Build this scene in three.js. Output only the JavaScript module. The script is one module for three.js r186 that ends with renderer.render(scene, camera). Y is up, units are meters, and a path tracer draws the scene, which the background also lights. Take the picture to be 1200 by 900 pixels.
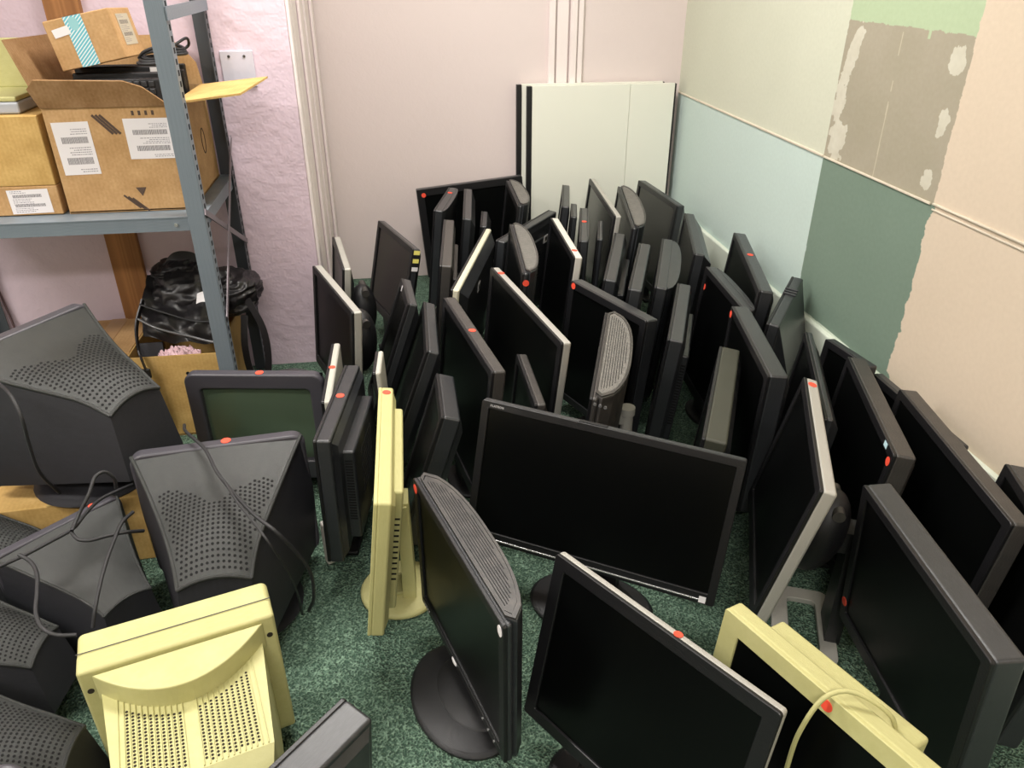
import * as THREE from 'three';
import { RoundedBoxGeometry } from 'three/addons/geometries/RoundedBoxGeometry.js';
import { mergeGeometries, mergeVertices } from 'three/addons/utils/BufferGeometryUtils.js';
import { ImprovedNoise } from 'three/addons/math/ImprovedNoise.js';
import { RectAreaLightUniformsLib } from 'three/addons/lights/RectAreaLightUniformsLib.js';

// ---------------------------------------------------------------- camera, light, exposure
const scene = new THREE.Scene();
scene.background = new THREE.Color(0x000000);
const camera = new THREE.PerspectiveCamera(53.13, 4 / 3, 0.02, 30);
camera.position.set(0, 1.27, 0);
{
  const p = 28.8 * Math.PI / 180, a = 8.3 * Math.PI / 180;
  camera.lookAt(Math.sin(a) * Math.cos(p), 1.27 - Math.sin(p), -Math.cos(a) * Math.cos(p));
}
const renderer = new THREE.WebGLRenderer();
renderer.toneMapping = THREE.LinearToneMapping;
renderer.toneMappingExposure = 2.1;
renderer.shadowMap.enabled = true;
RectAreaLightUniformsLib.init();

const ROOM = { xl: -2.9, xr: 1.22, zn: -2.555, zb: -3.376, zf: 2.9, y: 2.5, xc: -0.295 };
// ceiling fluorescent fittings: centre x, centre z, length along x, length along z
const FITTINGS = [[-0.15, -2.0, 1.2, 0.3], [-0.15, 1.1, 1.2, 0.3], [-2.0, -0.6, 1.2, 0.3]];
const LAMP = new THREE.Color(1.0, 0.955, 0.905), LAMP_POWER = 24;

// ---------------------------------------------------------------- helpers
const rad = (d) => d * Math.PI / 180;
let seed = 7;
const rnd = () => { seed = (seed * 16807) % 2147483647; return (seed - 1) / 2147483646; };
const noise = new ImprovedNoise();
const fbm = (x, y, z = 0) => noise.noise(x, y, z) * 0.57 + noise.noise(x * 2.1, y * 2.1, z + 4) * 0.29 + noise.noise(x * 4.3, y * 4.3, z + 9) * 0.14;
const taken = new Map();
function numbered(name) { const n = taken.get(name) || 0; taken.set(name, n + 1); return n ? `${name}_${String(n).padStart(3, '0')}` : name; }
function flags(o) { o.castShadow = true; o.receiveShadow = true; return o; }
function mesh(name, geo, mat, parent) { const m = flags(new THREE.Mesh(geo, mat)); m.name = name; parent.add(m); return m; }
function thing(name, label, category, pos = [0, 0, 0], turn = 0, group) {
  const g = new THREE.Group(); g.name = numbered(name); g.position.set(...pos); g.rotation.y = turn;
  g.userData = { label, category }; if (group) g.userData.group = group; scene.add(g); return g;
}
function structure(name, geo, mat) { const m = mesh(name, geo, mat, scene); m.userData.kind = 'structure'; return m; }
const box = (w, h, d, x = 0, y = 0, z = 0) => new THREE.BoxGeometry(w, h, d).translate(x, y, z);
const rbox = (w, h, d, r = 0.004, x = 0, y = 0, z = 0, s = 2) => new RoundedBoxGeometry(w, h, d, s, Math.min(r, w / 2.01, h / 2.01, d / 2.01)).translate(x, y, z);
const plain = (g) => { const n = g.index ? g.toNonIndexed() : g; for (const k of Object.keys(n.attributes)) if (!['position', 'normal', 'uv'].includes(k)) n.deleteAttribute(k); return n; };
const join = (list) => mergeGeometries(list.map(plain));
function tube(pts, r, seg = 40, closed = false) { return new THREE.TubeGeometry(new THREE.CatmullRomCurve3(pts.map((p) => new THREE.Vector3(...p)), closed, 'centripetal'), seg, r, 8, closed); }
function roundedShape(w, h, r, cx = 0, cy = 0, S = THREE.Shape) {
  const s = new S(), x = cx - w / 2, y = cy - h / 2;
  s.moveTo(x + r, y); s.lineTo(x + w - r, y); s.absarc(x + w - r, y + r, r, -Math.PI / 2, 0, false);
  s.lineTo(x + w, y + h - r); s.absarc(x + w - r, y + h - r, r, 0, Math.PI / 2, false);
  s.lineTo(x + r, y + h); s.absarc(x + r, y + h - r, r, Math.PI / 2, Math.PI, false);
  s.lineTo(x, y + r); s.absarc(x + r, y + r, r, Math.PI, 1.5 * Math.PI, false); return s;
}
// frustum: bottom rectangle (w0 x h0) at z0, top rectangle (w1 x h1) at z1, in the xy plane around (cx, cy)
function frustum(w0, h0, z0, w1, h1, z1, cx = 0, cy = 0, dy = 0) {
  const P = [[-w0 / 2, -h0 / 2, z0], [w0 / 2, -h0 / 2, z0], [w0 / 2, h0 / 2, z0], [-w0 / 2, h0 / 2, z0],
    [-w1 / 2, -h1 / 2 + dy, z1], [w1 / 2, -h1 / 2 + dy, z1], [w1 / 2, h1 / 2 + dy, z1], [-w1 / 2, h1 / 2 + dy, z1]].map(([x, y, z]) => [x + cx, y + cy, z]);
  return hex(P);
}
// closed hexahedron from 8 points (0-3 one face, 4-7 the opposite face, same order)
function hex(P) {
  const Q = [[0, 1, 2, 3], [7, 6, 5, 4], [0, 4, 5, 1], [1, 5, 6, 2], [2, 6, 7, 3], [3, 7, 4, 0]];
  const c = [0, 1, 2].map((i) => P.reduce((s, p) => s + p[i], 0) / 8), pos = [], uv = [];
  for (const q of Q) {
    const v = q.map((i) => new THREE.Vector3(...P[i]));
    const n = new THREE.Vector3().crossVectors(v[1].clone().sub(v[0]), v[2].clone().sub(v[0]));
    const mid = v[0].clone().add(v[2]).multiplyScalar(0.5).sub(new THREE.Vector3(...c));
    const o = n.dot(mid) < 0 ? [0, 3, 2, 0, 2, 1] : [0, 1, 2, 0, 2, 3];
    const w = v[0].distanceTo(v[1]), h = v[1].distanceTo(v[2]), U = [[0, 0], [w, 0], [w, h], [0, h]];
    for (const k of o) { pos.push(v[k].x, v[k].y, v[k].z); uv.push(...U[k]); }
  }
  const g = new THREE.BufferGeometry();
  g.setAttribute('position', new THREE.Float32BufferAttribute(pos, 3)); g.setAttribute('uv', new THREE.Float32BufferAttribute(uv, 2)); g.computeVertexNormals(); return g;
}
function gridGeo(nu, nv, f, fu = 1, fv = 1) {
  const pos = [], uv = [], idx = [];
  for (let j = 0; j <= nv; j++) for (let i = 0; i <= nu; i++) { pos.push(...f(i / nu, j / nv)); uv.push(i / nu * fu, j / nv * fv); }
  for (let j = 0; j < nv; j++) for (let i = 0; i < nu; i++) { const a = j * (nu + 1) + i, b = a + 1, c = a + nu + 1, d = c + 1; idx.push(a, b, d, a, d, c); }
  const g = new THREE.BufferGeometry(); g.setAttribute('position', new THREE.Float32BufferAttribute(pos, 3)); g.setAttribute('uv', new THREE.Float32BufferAttribute(uv, 2)); g.setIndex(idx); g.computeVertexNormals(); return g;
}
function dataTex(n, m, f, srgb = true, rx = 1, ry = 1) {
  const d = new Uint8Array(n * m * 4);
  for (let j = 0; j < m; j++) for (let i = 0; i < n; i++) { const c = f(i, j), k = (j * n + i) * 4; d[k] = c[0]; d[k + 1] = c[1]; d[k + 2] = c[2]; d[k + 3] = 255; }
  const t = new THREE.DataTexture(d, n, m); t.wrapS = t.wrapT = THREE.RepeatWrapping; t.magFilter = THREE.LinearFilter; t.minFilter = THREE.LinearMipmapLinearFilter; t.generateMipmaps = true;
  if (srgb) t.colorSpace = THREE.SRGBColorSpace; t.repeat.set(rx, ry); t.needsUpdate = true; return t;
}
// box projection of uv in metres
function metreUV(g, s = 1) {
  const n = plain(g), p = n.attributes.position, q = n.attributes.normal, uv = new Float32Array(p.count * 2);
  for (let i = 0; i < p.count; i++) {
    const ax = Math.abs(q.getX(i)), ay = Math.abs(q.getY(i)), az = Math.abs(q.getZ(i)), x = p.getX(i), y = p.getY(i), z = p.getZ(i);
    const [u, v] = ay >= ax && ay >= az ? [x, z] : ax >= az ? [z, y] : [x, y]; uv[2 * i] = u * s; uv[2 * i + 1] = v * s;
  }
  n.setAttribute('uv', new THREE.BufferAttribute(uv, 2)); return n;
}

// ---------------------------------------------------------------- textures and materials
// tiling value noise for small repeating maps
function tileNoise(n, cells, sd) {
  let s = sd; const r = () => { s = (s * 16807) % 2147483647; return s / 2147483647; };
  const g = Array.from({ length: cells * cells }, r);
  return (i, j) => {
    const x = i / n * cells, y = j / n * cells, x0 = Math.floor(x), y0 = Math.floor(y), fx = x - x0, fy = y - y0;
    const u = fx * fx * (3 - 2 * fx), v = fy * fy * (3 - 2 * fy), at = (a, b) => g[((b + cells) % cells) * cells + (a + cells) % cells];
    return (at(x0, y0) * (1 - u) + at(x0 + 1, y0) * u) * (1 - v) + (at(x0, y0 + 1) * (1 - u) + at(x0 + 1, y0 + 1) * u) * v;
  };
}
const grain = (() => { const a = tileNoise(256, 128, 11), b = tileNoise(256, 40, 12); return dataTex(256, 256, (i, j) => { const v = 255 * (0.6 * a(i, j) + 0.4 * b(i, j)); return [v, v, v]; }, false, 9, 9); })();
const carpetFn = (() => {
  const a = tileNoise(512, 170, 21), b = tileNoise(512, 90, 22), c = tileNoise(512, 14, 23), d = tileNoise(512, 256, 24);
  return (i, j) => { const k = a(i, j) * 0.5 + b(i, j) * 0.14 + d(i, j) * 0.36, t = Math.max(0, Math.min(1, (k - 0.28) / 0.44)), big = 0.96 + 0.08 * c(i, j); return [t, big]; };
})();
const carpetMap = dataTex(512, 512, (i, j) => { const [t, b] = carpetFn(i, j); return [(48 + 70 * t) * b, (72 + 73 * t) * b, (58 + 66 * t) * b]; }, true, 1.9, 1.9);
const carpetBump = dataTex(512, 512, (i, j) => { const v = 255 * carpetFn(i, j)[0]; return [v, v, v]; }, false, 1.9, 1.9);
const dustMap = (() => { const a = tileNoise(256, 8, 31), b = tileNoise(256, 60, 32), c = tileNoise(256, 25, 33); return (lo, hi, s = 3) => dataTex(256, 256, (i, j) => { const v = Math.max(0, Math.min(1, 0.5 * a(i, j) + 0.3 * c(i, j) + 0.3 * b(i, j))); return lo.map((q, k) => q + (hi[k] - q) * v); }, true, s, s); })();
const std = (o) => new THREE.MeshStandardMaterial(o);
const plastic = (hex, rough = 0.5, o = {}) => std({ color: hex, roughness: rough, bumpMap: grain, bumpScale: 0.00025, ...o });
const M = {
  black: new THREE.MeshPhysicalMaterial({ map: dustMap([34, 36, 39], [54, 56, 58], 4), roughness: 0.34, ior: 1.62, bumpMap: grain, bumpScale: 0.0001 }),
  dust: new THREE.MeshPhysicalMaterial({ map: dustMap([40, 39, 38], [76, 72, 68], 5), roughness: 0.42, ior: 1.6, bumpMap: grain, bumpScale: 0.0001 }),
  bezel: plastic(0x151517, 0.42),
  screen: new THREE.MeshPhysicalMaterial({ color: 0x060707, roughness: 0.3, specularIntensity: 0.45 }),
  gloss: new THREE.MeshPhysicalMaterial({ color: 0x0c0c0b, roughness: 0.22 }),
  silver: plastic(0xb2b0a8, 0.42, { metalness: 0.25 }),
  pale: plastic(0xb9b7ac, 0.5),
  white: plastic(0xd4cfc6, 0.5),
  olive: plastic(0x393a30, 0.5),
  cream: std({ map: dustMap([184, 180, 122], [194, 190, 134], 3), roughness: 0.5, bumpMap: grain, bumpScale: 0.0002 }),
  cream_silver: plastic(0xcfcbb4, 0.5),
  grille: std({ map: dustMap([92, 90, 86], [122, 119, 113], 12), roughness: 0.8, bumpMap: grain, bumpScale: 0.0006 }),
  crt: std({ map: dustMap([38, 40, 39], [50, 52, 49], 3), roughness: 0.36, bumpMap: grain, bumpScale: 0.0004 }),
  crtSide: std({ map: dustMap([30, 30, 35], [42, 42, 48], 3), roughness: 0.5, bumpMap: grain, bumpScale: 0.0006 }),
  crtBezel: plastic(0x434147, 0.4),
  crtGlass: new THREE.MeshPhysicalMaterial({ color: 0x4c5a48, roughness: 0.12, clearcoat: 0.6, clearcoatRoughness: 0.05 }),
  hole: std({ color: 0x060606, roughness: 0.9 }),
  holeTan: std({ color: 0x2a2417, roughness: 0.9 }),
  red: std({ color: 0xf0523a, roughness: 0.6 }),
  yellow: std({ color: 0xe6dc74, roughness: 0.5 }),
  paper: std({ color: 0xe2dfe0, roughness: 0.8 }),
  chrome: std({ color: 0xd6d6d6, roughness: 0.25, metalness: 0.8 }),
  cable: plastic(0x262628, 0.45),
  carpet: std({ map: carpetMap, bumpMap: carpetBump, bumpScale: 0.006, roughness: 1 }),
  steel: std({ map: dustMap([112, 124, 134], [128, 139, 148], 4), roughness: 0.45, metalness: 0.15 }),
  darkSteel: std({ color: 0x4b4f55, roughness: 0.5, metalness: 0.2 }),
  brace: std({ color: 0x7d757b, roughness: 0.5, metalness: 0.3 }),
};
const plaster = (hex, sc = 0.0012) => std({ color: hex, roughness: 0.9, bumpMap: wallBump, bumpScale: sc });
const wallBump = (() => { const a = tileNoise(256, 24, 41), b = tileNoise(256, 90, 42), c = tileNoise(256, 6, 43); return dataTex(256, 256, (i, j) => { const v = 255 * (0.35 * a(i, j) + 0.2 * b(i, j) + 0.45 * c(i, j)); return [v, v, v]; }, false, 2, 2); })();
const cardFn = (base, dev, sd) => { const a = tileNoise(256, 10, sd), b = tileNoise(256, 80, sd + 1); return std({ map: dataTex(256, 256, (i, j) => { const k = (a(i, j) - 0.5) * dev + (b(i, j) - 0.5) * dev * 0.6 + ((i % 8) < 4 ? 1.5 : -1.5); return base.map((q) => Math.max(0, Math.min(255, q + k))); }, true, 3, 3), roughness: 0.85 }); };
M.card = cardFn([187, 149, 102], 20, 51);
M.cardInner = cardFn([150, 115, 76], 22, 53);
M.cardYellow = cardFn([196, 160, 96], 18, 55);
M.wood = (() => { const a = tileNoise(256, 16, 61); return std({ map: dataTex(256, 256, (i, j) => { const g = Math.sin((i / 256) * 42 + a(i, j * 0.12) * 9) * 9 + (a(i * 0.7, j * 0.08) - 0.5) * 26; return [158 + g, 108 + g * 0.8, 62 + g * 0.6]; }, true, 6, 1), roughness: 0.7 }); })();

// ---------------------------------------------------------------- the room
{
  const { xl, xr, zn, zb, zf, y, xc } = ROOM, T = 0.1;
  structure('floor', metreUV(box(xr - xl + 2 * T, T, zf - zb + 2 * T, (xl + xr) / 2, -T / 2, (zb + zf) / 2)), M.carpet);
  const white = plaster(0xe6e2da);
  structure('ceiling', metreUV(box(xr - xl + 2 * T, T, zf - zb + 2 * T, (xl + xr) / 2, y + T / 2, (zb + zf) / 2)), white);
  const lav = plaster(0xd8c4d0, 0.003), beige = plaster(0xdccfcc), trimM = plaster(0xeadfdc);
  structure('wall_left', metreUV(box(T, y, zf - zn, xl - T / 2, y / 2, (zn + zf) / 2)), plaster(0xdad2cc));
  structure('wall_front', metreUV(box(xr - xl + 2 * T, y, T, (xl + xr) / 2, y / 2, zf + T / 2)), plaster(0xddd4c8));
  // nearer wall behind the rack; its end face is the fluted side of the recess
  structure('wall_near', metreUV(box(xc - xl + T, y, zn - zb + T, (xl - T + xc) / 2, y / 2, (zn + zb - T) / 2)), lav);
  structure('wall_back', metreUV(box(xr - xc + T, y, T, (xr + T + xc) / 2, y / 2, zb - T / 2)), beige);
  // fluted mouldings on the recess side and the pilaster on the back wall
  const fl = [];
  for (const [z, w, d] of [[zn - 0.03, 0.06, 0.012], [zn - 0.17, 0.12, 0.008], [zn - 0.36, 0.10, 0.012], [zn - 0.58, 0.14, 0.008], [zn - 0.77, 0.06, 0.014]]) fl.push(rbox(d, y, w, 0.005, xc + d / 2, y / 2, z));
  structure('trim_1', metreUV(join(fl)), trimM);
  const pl = [];
  for (const [x, w, d] of [[0.655, 0.03, 0.02], [0.70, 0.05, 0.012], [0.745, 0.03, 0.022], [0.775, 0.025, 0.014]]) pl.push(rbox(w, y, d, 0.006, x, y / 2, zb + d / 2));
  structure('trim_2', metreUV(join(pl)), trimM);
  // the gap line beside the fluted trim
  structure('trim_3', box(0.006, y, 0.012, xc + 0.004, y / 2, zb + 0.012), std({ color: 0x8d7f7a, roughness: 0.9 }));

  // right wall: patches of old paint, filler and bare plaster
  const Z0 = -3.376, Z1 = -0.4, Y1 = 1.5, n = 1536, m = 768;
  const blobs = [[-2.07, 1.04, 0.028, 0.10, 0.3], [-2.085, 0.93, 0.03, 0.06, 0.1], [-2.06, 0.83, 0.045, 0.062, 0], [-1.645, 1.08, 0.028, 0.035, 0], [-1.64, 0.955, 0.02, 0.035, 0.1], [-1.645, 0.825, 0.022, 0.024, 0]];
  const mix = (a, b, t) => a.map((v, k) => v + (b[k] - v) * t);
  const map = dataTex(n, m, (i, j) => {
    const z = Z0 + (Z1 - Z0) * (i + 0.5) / n, yy = Y1 * (j + 0.5) / m;
    const rag = fbm(z * 14, yy * 14, 1) * 0.016 + fbm(z * 60, yy * 60, 2) * 0.006, fine = fbm(z * 90, yy * 90, 5) * 5 + fbm(z * 3, yy * 3, 6) * 5;
    let c;
    const zr = -1.603 + rag * (yy < 0.776 ? 1.5 : 0.7), zl = -2.112 + rag * 0.12;
    if (z < zl) c = yy > 0.776 + rag * 0.2 ? [200, 203, 184] : [192, 210, 203];
    else if (z < zr) {
      if (yy > 1.134 + rag * 0.6 + (fbm(z * 40, 3.3) > 0.28 ? -0.02 : 0)) c = [172, 190, 156];
      else if (yy > 0.776) {
        c = mix([156, 150, 130], [163, 156, 138], 0.5 + fbm(z * 5, yy * 5, 3));
        const streak = Math.abs(z + 1.86 + (yy - 0.95) * 0.02) < 0.0022 && fbm(yy * 16, 2.2) > -0.1; if (streak) c = [184, 176, 154];
        for (const [bz, by, rz, ry, sk] of blobs) { const dz = (z - bz - (yy - by) * sk) / rz, dy = (yy - by) / ry; if (dz * dz + dy * dy + fbm(z * 34, yy * 34, 8) * 1.3 < 0.85) c = mix([204, 202, 186], [190, 186, 168], 0.5 + 0.8 * fbm(z * 22, yy * 22, 12)); }
      } else if (yy > 0.318 + rag * 0.15) c = [114, 134, 119];
      else c = [206, 214, 200];
    } else c = [208, 193, 172];
    return c.map((v) => Math.max(0, Math.min(255, v + fine)));
  });
  map.wrapS = map.wrapT = THREE.ClampToEdgeWrapping;
  const g = plain(box(T, y, zf - zb + 2 * T, xr + T / 2, y / 2, (zb + zf) / 2)), p = g.attributes.position, uv = new Float32Array(p.count * 2);
  for (let i = 0; i < p.count; i++) { uv[2 * i] = (p.getZ(i) - Z0) / (Z1 - Z0); uv[2 * i + 1] = p.getY(i) / Y1; }
  g.setAttribute('uv', new THREE.BufferAttribute(uv, 2));
  structure('wall_right', g, std({ map, roughness: 0.9 }));
  // thin cap strip along the seam of the boarding
  structure('trim_4', join([rbox(0.006, 0.007, 1.26, 0.002, xr - 0.002, 0.778, zb + 0.635), rbox(0.005, 0.006, 0.5, 0.002, xr - 0.002, 0.777, -1.858), rbox(0.006, 0.005, 2.4, 0.002, xr - 0.002, 0.779, -0.4), rbox(0.004, 0.004, 2.4, 0.0015, xr - 0.001, 0.766, -0.4)]), plaster(0xe2d9c4));
  structure('baseboard_right', metreUV(join([rbox(0.02, 0.31, zf - zb, 0.006, xr - 0.008, 0.157, (zb + zf) / 2)])), plaster(0xd4dccd));
  // wooden batten on the nearer wall
  structure('trim_5', metreUV(rbox(0.095, y, 0.022, 0.002, -0.897, y / 2, zn + 0.011)), M.wood);
}
// ceiling fluorescent fittings
FITTINGS.forEach(([x, z, w, l], i) => {
  const t = thing('ceiling_light', ['fluorescent ceiling light above the monitors', 'fluorescent ceiling light behind the camera', 'fluorescent ceiling light on the left side of the room'][i], 'ceiling light', [x, ROOM.y, z]);
  mesh('housing', rbox(w + 0.06, 0.05, l + 0.06, 0.006, 0, -0.026, 0), M.white, t);
  mesh('diffuser', box(w, 0.008, l, 0, -0.056, 0), std({ color: 0xffffff, emissive: LAMP, emissiveIntensity: 3, roughness: 0.6 }), t);
  const L = new THREE.RectAreaLight(LAMP, LAMP_POWER, w, l); L.position.set(0, -0.064, 0); L.rotation.x = -Math.PI / 2; L.castShadow = true; t.add(L);
});

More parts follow.
